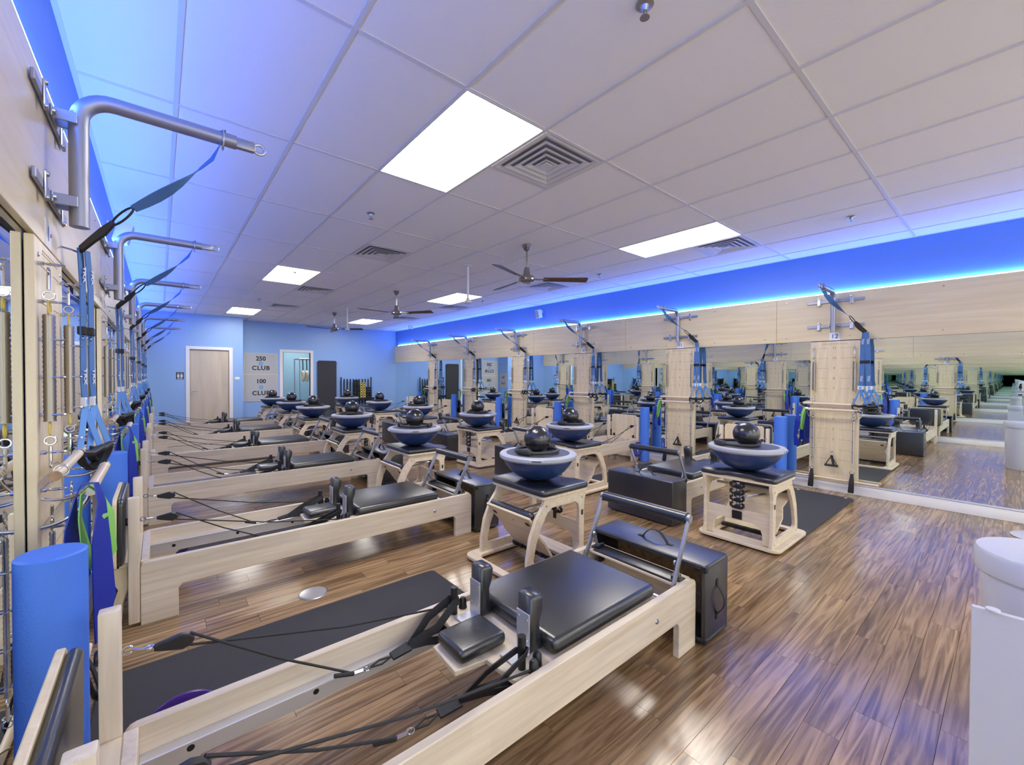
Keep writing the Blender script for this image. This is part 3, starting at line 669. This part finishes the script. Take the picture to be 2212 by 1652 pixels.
def make_chair():
    t = thing('pilates_chair'); W = .285; SH = .552     # pedal towards -x
    # side frame outline in (x,z) with one big opening
    out = [(.28,.035),(.28,.07),(.262,.10),(.262,.43),(.268,.48),(.285,.515),(.285,SH),(-.165,SH),(-.185,.50),(-.25,.42),(-.305,.30),(-.335,.15),(-.335,.035)]
    win = [(.19,.12),(.205,.14),(.205,.40),(.195,.45),(.155,.475),(-.09,.475),(-.135,.45),(-.195,.36),(-.245,.25),(-.272,.14),(-.265,.115),(-.24,.105),(.16,.105)]
    for s in (-1,1):
        f = B().plate([out,win],.028,M.Translation((0,s*(W-.016),0))@XZ,.003).ob('side_frame','birch',t)
        for (x_,z_) in ((-.15,.50),(.235,.50),(-.295,.07),(.235,.07)): B().lathe([(0,.004),(.007,.003),(.009,0)],(0,0,0),10,mtx=M.Translation((x_,s*(W-.002),z_))@M.Rotation(-s*PI/2,4,'X')).ob('bolt','steel',f)
        B().box(.225,.245,s*W-.0 if s>0 else -W-.0012,s*W+.0012 if s>0 else -W,.36,.40).ob('printed_label','ink',f)
    # base plate: U open towards the pedal side ground
    base = rrect(-.45,.29,-.335,.335,.07); hole = rrect(-.385,.13,-.225,.225,.06)
    B().plate([base,hole],.026,M.Translation((0,0,.029)),.004).ob('base_plate','birch',t)
    for (x_,y_) in ((-.38,-.28),(-.38,.28),(.24,-.28),(.24,.28)): B().cyl((x_,y_,0),(x_,y_,.018),.016,10).ob('rubber_foot','blackpl',t)
    # rear cross board with an arch cut out
    rb = [(-.27,.045),(-.20,.045),(-.195,.13),(-.18,.175),(-.14,.205),(.14,.205),(.18,.175),(.195,.13),(.20,.045),(.27,.045),(.27,.30),(-.27,.30)]
    B().plate([rb],.02,M.Translation((.235,0,0))@YZ,.003).ob('cross_board','birch',t)
    # seat
    B().plate([rrect(-.20,.285,-.305,.305,.03)],.02,M.Translation((0,0,SH+.008)),.003).ob('seat_board','birch',t)
    sd = rrect(-.205,.29,-.31,.31,.035); 
    sd2 = [p for p in sd]
    B().plate([[( x_- (.025 if (x_>.2 and abs(y_)<.13) else 0), y_) for x_,y_ in rrect(-.205,.29,-.31,.31,.035,4)[0:5]+[(.29,-.16),(.265,-.10),(.265,.10),(.29,.16)]+rrect(-.205,.29,-.31,.31,.035,4)[5:]]],.045,M.Translation((0,0,SH+.040)),.010).ob('seat_pad','black',t,50)
    # pedal (split board) leaning towards -x with padded step
    ang = math.radians(-37)
    pm = M.Translation((-.02,0,.075))@M.Rotation(ang,4,'Y')
    pdl = B().plate([[(-.215,0),(-.235,.16),(-.215,.26),(-.245,.34),(-.25,.44),(.25,.44),(.245,.34),(.215,.26),(.235,.16),(.215,0)]],.018,pm@YZ,.003).ob('pedal_board','birch',t)
    for s in (-1,1): B().box(-.014,-.008,s*.19-.018,s*.19+.018,.355,.385,.002,1,pm).ob('rubber_stop','blackpl',pdl)
    b = B().text('+',.05,pm@M.Translation((-.0098,-.02,.35))@YZ@M.Rotation(PI,4,'Y'),.0004)
    b.ob('printed_mark','engr',pdl)
    B().box(.008,.060,-.24,.24,.385,.445,.024,4,pm).ob('step_pad','black',t,50)
    B().box(-.035,.005,-.235,.235,.043,.075,.004,1).ob('hinge','blackpl',t)
    for i in range(6):
        yy = -.19+i*.076; B().box(-.045,.012,yy-.012,yy+.012,.045,.079,.002,1).ob('hinge_clip','blackpl',t)
    # spring mast with its row of forked hooks
    mast = B().box(.222,.230,-.018,.018,.26,.535,.002,1); mast.box(.246,.254,-.040,.040,.215,.285,.002,1).box(.226,.252,-.030,.030,.26,.285)
    mast.ob('spring_mast','blackpl',t)
    for i in range(4):
        z = .318+i*.058
        h = B()
        for s in (-1,1): h.tube([(.245,0,z),(.25,s*.036,z-.004),(.25,s*.052,z+.008),(.25,s*.052,z+.026),(.25,s*.036,z+.033)],.0115,7)
        h.box(.228,.258,-.022,.022,z-.014,z+.014,.002,1)
        hh = h.ob('forked_hook','blackpl',t)
        B().box(.2300,.2315,-.012,.012,z+.018,z+.034).ob('number_tag','paper',hh)
    for s in (-1,1): B().cyl((.20,s*.035,.40),(-.20,s*.07,.36),.013,12).ob('pedal_spring','chrome',t)
    B().cyl((.05,-W+.03,.46),(.05,W-.03,.46),.012,10).ob('cross_rod','steel',t)
    return t
def make_dome():
    t = thing('balance_trainer')        # stands on its dome
    pr = [(0,0),(.06,.004),(.115,.015),(.172,.041),(.22,.08),(.255,.123),(.274,.158),(.279,.172)]
    B().lathe(pr+[(0,.172)],n=48).ob('dome','dome',t)
    B().lathe([(.23,.165),(.277,.168),(.294,.175),(.304,.186),(.304,.206),(.296,.214),(.256,.216),(.250,.212)],n=48).ob('rim','rim',t)
    B().lathe([(0,.207),(.250,.207),(.250,.2135),(.245,.2145),(.235,.2135),(.232,.2115),(.226,.2135),(0,.2135)],n=48).ob('deck','deck',t)
    for a in (.35,PI+.35):
        B().box(.286,.3065,-.055,.055,.186,.207,.003,1,M.Rotation(a,4,'Z')).ob('grip_recess','rim',t)
        B().box(.304,.3075,-.035,.035,.193,.2,.001,1,M.Rotation(a,4,'Z')).ob('grip_slot','hole',t)
    B().box(.3025,.3055,-.05,.05,.188,.204,0,1,M.Rotation(-1.0,4,'Z')).ob('printed_label','paper',t)
    return t
def make_ring():
    t = thing('pilates_ring')
    B().torus((0,0,.020),.165,.0125,36,10).ob('hoop','ringm',t,80)
    for s in (-1,1):
        B().plate([rrect(-.062,.062,-.024,.024,.0235,6)],.026,M.Translation((s*.183,0,.026))@M.Rotation(PI/2,4,'Z')@XZ,.009).ob('outer_pad','ringm',t,60)
        B().plate([rrect(-.048,.048,-.020,.020,.0195,6)],.018,M.Translation((s*.148,0,.026))@M.Rotation(PI/2,4,'Z')@XZ,.007).ob('inner_pad','ringm',t,60)
    return t
def make_ball():
    prof = [(.107*math.sin(PI*i/16), .105-.105*math.cos(PI*i/16)) for i in range(17)]
    prof[0] = (0,0); prof[-1] = (0,.21)
    t = B().lathe(prof,n=32).ob('exercise_ball','ball',ang=80)
    B().lathe([(0,.0015),(.006,.001),(.007,0)],(0,0,0),10,mtx=M.Translation((-.060,-.045,.179))@M.Rotation(-.78,4,'Y')).ob('valve_plug','ringm',t)
    return t
def make_mat():
    t = B().plate([rrect(0,1.75,-.31,.31,.035)],.014,M.Translation((0,0,.0072)),.003).ob('exercise_mat','mat_')
    for s in (-1,1): B().torus((.045,s*.24,.0145),.012,.0025,12,6).ob('eyelet','alu',t)
    return t
def make_jump():
    t = thing('jump_board')
    mm = M.Rotation(-.01,4,'Y')
    B().plate([rrect(-.26,.26,.0,.395,.04)],.018,mm@YZ,.003).ob('board','birch_v',t)
    B().plate([rrect(-.255,.255,.012,.390,.04)],.030,mm@M.Translation((-.0245,0,0))@YZ,.010).ob('pad','black',t,50)
    for s in (-1,1): B().box(-.018,.018,s*.2-.02,s*.2+.02,.0,.05,.003,1,mm).ob('peg','blackpl',t)
    return t
def make_disc():
    t = thing('rotation_disc')
    B().lathe([(0,-.008),(.113,-.008),(.123,-.005),(.125,0),(.123,.005),(.113,.008),(0,.008)],n=36,axis='y').ob('plate','purple',t)
    for s in (-1,1):
        B().torus((0,s*.0082,0),.085,.0035,28,5,'y').box(-.03,.03,s*.0085-.002,s*.0085+.002,-.03,.03,.001,1).box(-.012,.012,s*.0085-.002,s*.0085+.002,-.062,.062,.001,1).ob('printed_figure','logo',t)
    B().cyl((0,-.078,0),(0,-.008,0),.018,12).ob('spindle','blackpl',t)
    return t
P = dict(tower=make_tower(), sspring=make_short_spring(), lspring=make_long_spring(), fstrap=make_foot_strap(), hstrap=make_hand_strap(),
         push=make_push_bar(), rollb=make_roll_bar(), pole=make_pole(), arm=make_arm(), trx=make_trx(), green=make_bands('green'), blue=make_bands('blue'),
         roller=make_roller(), ref=make_reformer(), box=make_box(), chair=make_chair(), dome=make_dome(), ring=make_ring(), ball=make_ball(),
         mat=make_mat(), jump=make_jump(), disc=make_disc())
def lpos(side, lx, ly, y, z=0):
    return (WL+lx, y+ly, z) if side=='L' else (WR-lx, y-ly, z)
rings = dict(L=[.25,2.3,1.2,.5,2.8,1.9], R=[2.62,.15,1.45,2.2,1.0,2.0])
for side in 'LR':
    rz = 0 if side=='L' else PI
    row = 'left' if side=='L' else 'right'
    for k in range(6):
        y = TWR[side][k]; W_ = where(side,k); st = '%s %s station' % (ORD[k], row)
        def put(key, lx, ly, yy, z, label, cat, group, dz=0): return inst(P[key], lpos(side,lx,ly,yy,z), rz+dz, label, cat, group)
        put('tower',0,0,y,0,'birch spring board with hooks on the wall, %s' % W_,'tower','wall spring boards')
        for s,nm in ((-1,'camera side' if side=='L' else 'far side'),(1,'far side' if side=='L' else 'camera side')):
            put('sspring',.060,s*.205,y,1.80,'short sleeved spring on the %s of the %s board, upper half'%(nm,st),'spring','short springs on the boards')
            put('lspring',.062,s*.205,y,.985,'long thin steel spring on the %s of the %s board, lower half'%(nm,st),'spring','long springs on the boards')
            put('fstrap',.085,s*.205,y,.272,'black foot strap hanging low on the %s of the %s board'%(nm,st),'strap','foot straps under the springs')
        put('hstrap',.085,0,y,.485,'black single hand strap in the middle of the %s board'%st,'handle','hand straps on the boards')
        put('push',0,0,y,0,'wooden push bar on curved chrome rods at the %s board'%st,'bar','push bars on the boards')
        put('rollb',0,0,y,0,'straight wooden roll down bar just above the %s push bar'%st,'bar','roll down bars on the boards')
        put('pole',0,0,y,0,'long wooden pole hooked across the foot of the %s board'%st,'pole','wooden poles at the board feet')
        put('arm',0,0,y,0,'silver pipe arm reaching out over the %s board'%st,'arm','pipe arms over the boards')
        put('trx',0,0,y,0,'blue suspension straps with black handles beside the %s board'%st,'straps','suspension straps on the arms')
        put('green',0,0,y,0,'green resistance band looped on the %s push bar end'%st,'band','green bands on the push bars')
        put('blue',0,0,y,0,'dark blue exercise band draped on the %s push bar end'%st,'band','blue bands on the push bars')
        sg = make_sign((k+1) if side=='L' else 12-k); inst(sg, lpos(side,0,0,y), rz, 'white card with the blue number %s on the plywood band' % NUM[(k+1) if side=='L' else 12-k],'sign','station number cards')
        put('roller',.10 if side=='L' else .20,(-.50 if k==0 else -.48 if k==1 else -.44) if side=='L' else -.53,y,0,'tall blue foam roller standing beside the %s board'%st,'roller','foam rollers by the boards')
        m_ = put('mat',.12 if side=='L' else .30,.10 if side=='L' else -.04,y,0,'black exercise mat on the floor before the %s board'%st,'mat','floor mats')
        yr = REF[side][k]
        put('ref',.255,0,yr,0,'maple pilates reformer with black carriage, %s'%W_,'reformer','reformers')
        put('box',2.54,0 if side=='L' else 0,yr,0,'black vinyl sitting box on edge at the foot of the %s reformer'%st,'box','sitting boxes')
        put('disc',.40,.411,yr,.215,'round purple disc mounted beside the head end of the %s reformer'%st,'disc','purple discs')
        put('jump',.150 if side=='L' else .170,-.13 if side=='L' else -.02,yr,.359,'black padded jump board standing behind the %s reformer posts'%st,'board','jump boards',PI if side=='L' else 0)
        yc = CHR[side][k]; cx_ = 2.615 if side=='L' else 2.48
        put('chair',cx_,0,yc,0,'birch plywood pilates chair with black seat, %s'%W_,'chair','pilates chairs')
        dx = .03 if side=='L' else .07; zt = .614
        put('dome',cx_+dx,0,yc,zt,'blue half-dome balance trainer dome down on the %s chair'%st,'balance trainer','balance trainers on the chairs', rings[side][k]*1.7)
        ox, oy = random.uniform(-.015,.015), random.uniform(-.015,.015)
        if (side,k) == ('R',0): ox, oy = .035,-.06
        put('ring',cx_+dx+ox,oy,yc,zt+.2135,'dark grey hoop with grip pads on the %s balance trainer'%st,'hoop','hoops on the balance trainers', rings[side][k])
        bx_, by_ = (0,0)
        if (side,k) == ('R',0): bx_, by_ = .0,.035
        put('ball',cx_+dx+ox*.5+bx_,oy*.5+by_,yc,zt+.2135,'shiny black ball resting inside the hoop at %s'%st,'ball','small black balls')

# ---------------------------------------------------------------- doors and back wall things
d1 = struct('door_1', B().box(DX0+.004,DX1-.004,YD+.03,YD+.07,.008,DZ-.004,.002,1), 'door', label='closed pale wood veneer door')
B().box(DX0-.085,DX0,YD-.014,YD+.12,0,DZ+.08,.004,1).box(DX1,DX1+.085,YD-.014,YD+.12,0,DZ+.08,.004,1).box(DX0,DX1,YD-.014,YD+.12,DZ,DZ+.08,.004,1).ob('door_frame','white',d1)
B().lathe([(0,-.012),(.028,-.012),(.028,0),(0,0)],(DX0+.07,YD+.03,1.0),16,'y').tube([(DX0+.07,YD+.03,1.0),(DX0+.07,YD-.02,1.0),(DX0+.09,YD-.03,1.0),(DX0+.19,YD-.03,1.0)],.009,8).ob('door_handle','steel',d1)
d2 = struct('door_2', B().box(EX0-.085,EX0,YB-.014,YB+.12,0,EZ+.08,.004,1).box(EX1,EX1+.085,YB-.014,YB+.12,0,EZ+.08,.004,1).box(EX0,EX1,YB-.014,YB+.12,EZ,EZ+.08,.004,1), 'white', label='white framed doorway to the back room')
lf = B().box(EX0+.004,EX0+.044,YB+.12,YB+.25,.01,EZ-.01).box(EX0+.004,EX0+.044,YB+.75,YB+.88,.01,EZ-.01).box(EX0+.004,EX0+.044,YB+.25,YB+.75,.01,.25).box(EX0+.004,EX0+.044,YB+.25,YB+.75,EZ-.2,EZ-.01).ob('door_leaf','door',d2)
B().box(EX0+.018,EX0+.030,YB+.25,YB+.75,.25,EZ-.2).ob('glass_pane','frost',lf)
B().box(EX0+.044,EX0+.09,YB+.80,YB+.83,1.0,1.03).ob('handle','steel',lf)
# back-room rack and fleece loops
t = thing('trapeze_frame',(3.62,YB+1.1,0))
for (x_,y_) in ((-.02,0),(.50,0),(-.02,.7),(.50,.7)): B().cyl((x_,y_,0),(x_,y_,1.98),.019,12).ob('upright','steel',t)
B().cyl((-.02,0,1.98),(.50,0,1.98),.019).cyl((-.02,.7,1.98),(.50,.7,1.98),.019).cyl((-.02,0,1.98),(-.02,.7,1.98),.019).cyl((.5,0,1.98),(.5,.7,1.98),.019).ob('top_frame','steel',t)
B().box(-.08,.56,-.1,.8,.30,.50,.01,2).ob('table_base','birch',t); B().box(-.06,.54,-.08,.78,.50,.56,.02,3).ob('table_pad','black',t)
tag(t,'steel trapeze frame standing inside the back room doorway','exercise frame')
for i,x_ in enumerate((3.70,3.82)):
    t = thing('fleece_loop',(x_,YB+1.1-.04,1.40))
    B().torus((0,0,0),.13,.045,24,10,'x',1.1,.8).ob('fleece_cover','fleece',t,80)
    B().ribbon([(0,0,.14),(0,.01,.35),(0,.04,.57)],(1,0,0),.03,.004).ob('hanging_strap','blackweb',t)
    tag(t,'cream fleece loop hanging in the back room, %s one'%(['left','right'][i]),'loop','fleece loops')
# posters
def poster(x0,x1,z0,z1,num,lab,size):
    t = thing('club_poster',((x0+x1)/2,YB-.002,(z0+z1)/2)); w_, h_ = (x1-x0)/2, (z1-z0)/2
    B().box(-w_,w_,-.008,0,-h_,h_).ob('sheet','grey',t)
    B().box(-w_-.012,w_+.012,-.016,0,h_,h_+.012).box(-w_-.012,w_+.012,-.016,0,-h_-.012,-h_).box(-w_-.012,-w_,-.016,0,-h_,h_).box(w_,w_+.012,-.016,0,-h_,h_).ob('frame','dowel',t)
    B().text(num,size,M.Translation((0,-.0085,h_*.50))@XZ,.0005,.006).text('CLUB',size,M.Translation((0,-.0085,-h_*.42))@XZ,.0005,.006,1.15).ob('lettering','ink',t)
    em = B().torus((0,-.009,h_*.04),.034,.007,20,4,'y',1,1)
    for i in range(8):
        a = PI*i/4; em.torus((.046*math.cos(a),-.009,h_*.04+.046*math.sin(a)),.012,.005,8,4,'y')
    em.ob('emblem','logo',t)
    return tag(t,lab,'poster','club posters')
poster(1.875,2.72,1.455,2.06,'250','grey framed poster reading 250 CLUB on the back wall',.17)
poster(1.865,2.735,.67,1.43,'100','larger grey framed poster reading 100 CLUB below the other',.17)
t = thing('club_poster',(XD,13.99,1.25))
B().box(0,.008,-.20,.20,-.27,.27).ob('sheet','grey',t); B().box(0,.014,-.215,.215,.27,.285).box(0,.014,-.215,.215,-.285,-.27).box(0,.014,-.215,-.2,-.27,.27).box(0,.014,.2,.215,-.27,.27).ob('frame','dowel',t)
B().text('500',.11,M.Translation((.0085,0,.12))@YZ,.0005,.003).text('CLUB',.10,M.Translation((.0085,0,-.13))@YZ,.0005,.003).ob('lettering','ink',t)
tag(t,'small framed 500 CLUB poster on the side of the wall corner, seen in mirror','poster','club posters')
# restroom sign, switch
t = thing('restroom_sign',(.40,YD-.002,1.40))
B().box(-.075,.075,-.006,0,-.09,.09,.002,1).ob('plate','ink',t)
f = B()
for x_ in (-.035,.035):
    f.lathe([(0,-.001),(.012,-.001),(.012,0),(0,0)],(x_,-.0062,.056),12,'y').plate([[(x_-.02,-.03),(x_-.008,-.055),(x_+.008,-.055),(x_+.02,-.03),(x_+.02,.035),(x_-.02,.035)]],.0016,M.Translation((0,-.0066,0))@XZ,.0002)
f.box(-.003,.003,-.0075,-.006,-.06,.07).box(-.055,.055,-.0075,-.006,-.080,-.068).ob('pictograms','paper',t)
tag(t,'small black restroom sign left of the closed door','sign')
t = thing('light_switch',(1.635,YD-.002,1.33)); B().box(-.055,.055,-.006,0,-.038,.038,.003,2).ob('cover_plate','white',t)
for x_ in (-.024,.024): B().box(x_-.009,x_+.009,-.011,-.006,-.018,.018,.001,1).ob('rocker','plast',t)
tag(t,'white double light switch right of the closed door','switch')
# hanging mat, rack with dumbbells
t = thing('hanging_mat',(4.15,YB-.05,0))
B().plate([rrect(-.29,.29,.12,1.90,.05)],.045,XZ,.012).ob('mat_panel','mat_',t)
for s in (-1,1): B().tube([(s*.255,-.02,1.84),(s*.255,.0,1.84),(s*.33,.03,1.84),(s*.33,.05,1.84)],.006,6).ob('wall_peg','steel',t)
tag(t,'tall black mat hanging upright on the back wall','mat')
rk = thing('dumbbell_rack',(5.08,YB-.24,0))
for i in range(11):
    h = 1.375 if i in (0,10) else 1.31
    B().cyl((-.50+i*.1,.16,.42),(-.50+i*.1,.16,h),.019,10).ob('upright','blackpl',rk)
B().box(-.54,.54,-.05,.19,.60,.64,.004,1).box(-.54,.54,-.05,-.03,.64,.69,.004,1).ob('tray','blackpl',rk)
for s in (-1,1): B().box(s*.50-.02,s*.50+.02,-.15,.19,0,.045,.004,1).box(s*.50-.02,s*.50+.02,.14,.18,.04,.62,.004,1).ob('stand_leg','blackpl',rk)
tag(rk,'black upright rack holding dumbbells in the far corner','rack')
db = B().lathe([(0,-.07),(.036,-.068),(.040,-.05),(.038,-.032),(.014,-.028),(.014,.028),(.038,.032),(.040,.05),(.036,.068),(0,.07)],(0,0,0),14,'y').ob('dumbbell','blackpl')
yl = thing('dumbbell_ringed')
B().lathe([(0,-.06),(.028,-.06),(.028,.06),(0,.06)],(0,0,0),14,'y').ob('weight','blackpl',yl); B().torus((0,-.06,0),.034,.011,16,6,'y').ob('yellow_ring','yellow',yl)
cols_ = [(-.10,8,'d'),(0,8,'d'),(.10,7,'y'),(.20,7,'y'),(.31,5,'d'),(.42,5,'d')]
ny = nb = 0
cn = ['first','second','third','fourth','fifth','sixth']
rn = ['bottom','second up','third up','fourth up','fifth up','sixth up','seventh up','top']
for ci,(x_,n_,kd) in enumerate(cols_):
    for i in range(n_):
        z = .682+i*.0805
        lb = '%s dumbbell end, %s in the %s column of the corner rack' % ('yellow ringed' if kd=='y' else 'black', rn[i], cn[ci])
        if kd == 'd': o = inst(db,(5.08+x_,YB-.24+.02,z),0,lb,'dumbbell','dumbbells in the rack')
        else: o = inst(yl,(5.08+x_+(.004 if i%2 else -.004),YB-.24+.02,z),0,lb,'dumbbell','dumbbells in the rack')
# wall speakers
def make_speaker():
    t = thing('wall_speaker')
    B().box(.05,.16,-.055,.055,-.09,.09,.010,2,M.Rotation(.25,4,'Y')).ob('cabinet','white',t)
    B().box(.158,.164,-.048,.048,-.082,.082,.002,1,M.Rotation(.25,4,'Y')).ob('grille','rim',t)
    B().cyl((0,0,.03),(.07,0,.02),.010,8).box(0,.008,-.025,.025,.0,.06).ob('bracket','white',t)
    return t
spk = make_speaker()
inst(spk,(WR,6.75,2.83),PI,'small white speaker on the right wall under the ceiling','speaker','wall speakers')
inst(spk,(WL,5.15,2.72),0,'small speaker on the left wall above the plywood band','speaker','wall speakers')
t = thing('emergency_light',(6.05,12.2,H-.006)); B().box(-.05,.05,-.04,.04,-.03,0,.004,1).ob('base','white',t)
for s in (-1,1): B().lathe([(0,0),(.03,0),(.045,.05),(0,.055)],(0,0,0),14,mtx=M.Translation((s*.05,0,-.05))@M.Rotation(PI*.8,4,'X')).ob('lamp_head','plast',t)
tag(t,'small two-headed white lamp on the ceiling in the far right corner','lamp')
# floor outlet disc
t = thing('floor_box',(.765,3.22-.29+.0,0)); B().lathe([(0,0),(.085,0),(.088,.002),(.084,.005),(0,.005)],n=32).ob('ring','steel',t)
B().lathe([(0,.005),(.078,.005),(.078,.0065),(0,.0065)],n=32).ob('lid','alu',t)
tag(t,'round metal floor box lid in the planks by the second reformer','floor box')
# sanitiser stand, bin, panel at the right edge
t = thing('sanitiser_stand',(6.02,-.20,0))
B().lathe([(0,0),(.20,0),(.205,.006),(.19,.014),(.03,.020),(0,.020)],n=40).ob('base','plast',t)
B().cyl((0,0,.018),(0,0,1.25),.022,16).cyl((0,0,.48),(0,0,.485),.0235,16).ob('pole','plast',t)
B().box(-.075,.075,-.12,.12,.90,1.00,.02,3).ob('drip_tray','plast',t)
for z_ in (.955,.925): B().box(-.08,-.074,.03,.11,z_-.011,z_+.011,.003,1).ob('slot','hole',t)
bd = B().box(-.085,.06,-.13,.13,1.02,1.32,.035,4).ob('dispenser','plast',t)
B().plate([[(-.02,1.12),(-.035,1.14),(-.03,1.19),(-.02,1.22),(-.015,1.27),(.02,1.275),(.03,1.25),(.02,1.22),(.03,1.17),(.03,1.13),(.01,1.115)]],.006,M.Translation((-.086,.07,0))@M(((0,0,1,0),(-1,0,0,0),(0,1,0,0),(0,0,0,1))),.001).ob('viewing_window','hole',t)
for z_ in (1.085,.87):
    B().lathe([(0,.003),(.022,.003),(.022,0),(0,0)],(0,0,0),18,mtx=M.Translation((-.086 if z_>1 else -.022,.07 if z_>1 else 0,z_))@M.Rotation(-PI/2,4,'Y')).ob('round_sticker','navy',t)
tag(t,'white hand sanitiser dispenser on a round based pole by the right mirror','dispenser')
t = thing('waste_bin',(2.63,-.11,0)); 
B().lathe([(0,0),(.165,0),(.175,.02),(.192,.66),(.192,.70),(.186,.70),(.17,.05),(0,.04)],n=48).ob('bucket','plast',t)
B().lathe([(.188,.655),(.205,.655),(.209,.67),(.209,.735),(.203,.745),(.16,.742),(0,.735)],n=48).ob('lid','plast',t)
tag(t,'round white waste bin with a flat lid at the right edge','bin')
t = thing('white_panel',(2.21,-.25,0))
B().box(-.010,.010,-.45,.335,.03,.625,.002,1).ob('board','plast',t)
B().box(-.05,.05,-.42,-.36,0,.03,.004,1).box(-.05,.05,.24,.30,0,.03,.004,1).ob('foot','plast',t)
B().lathe([(0,0),(.018,0),(.018,.006),(0,.006)],(0,.285,.625),16).ob('tab','plast',t)
tag(t,'plain white upright panel in the lower right corner before the bin','panel')
# emissive panel added to brighten the room behind the doorway
t = thing('ceiling_light',(3.9,YB+1.5,H-.02)); B().box(-.3,.3,-.6,.6,.0,.01).ob('diffuser','panel',t); B().box(-.31,.31,-.61,.61,.01,.02).ob('frame','tbar',t)
tag(t,'light panel added to brighten the back room behind the doorway','light')
for p in P.values():
    if p.name not in used: print('unused', p.name)
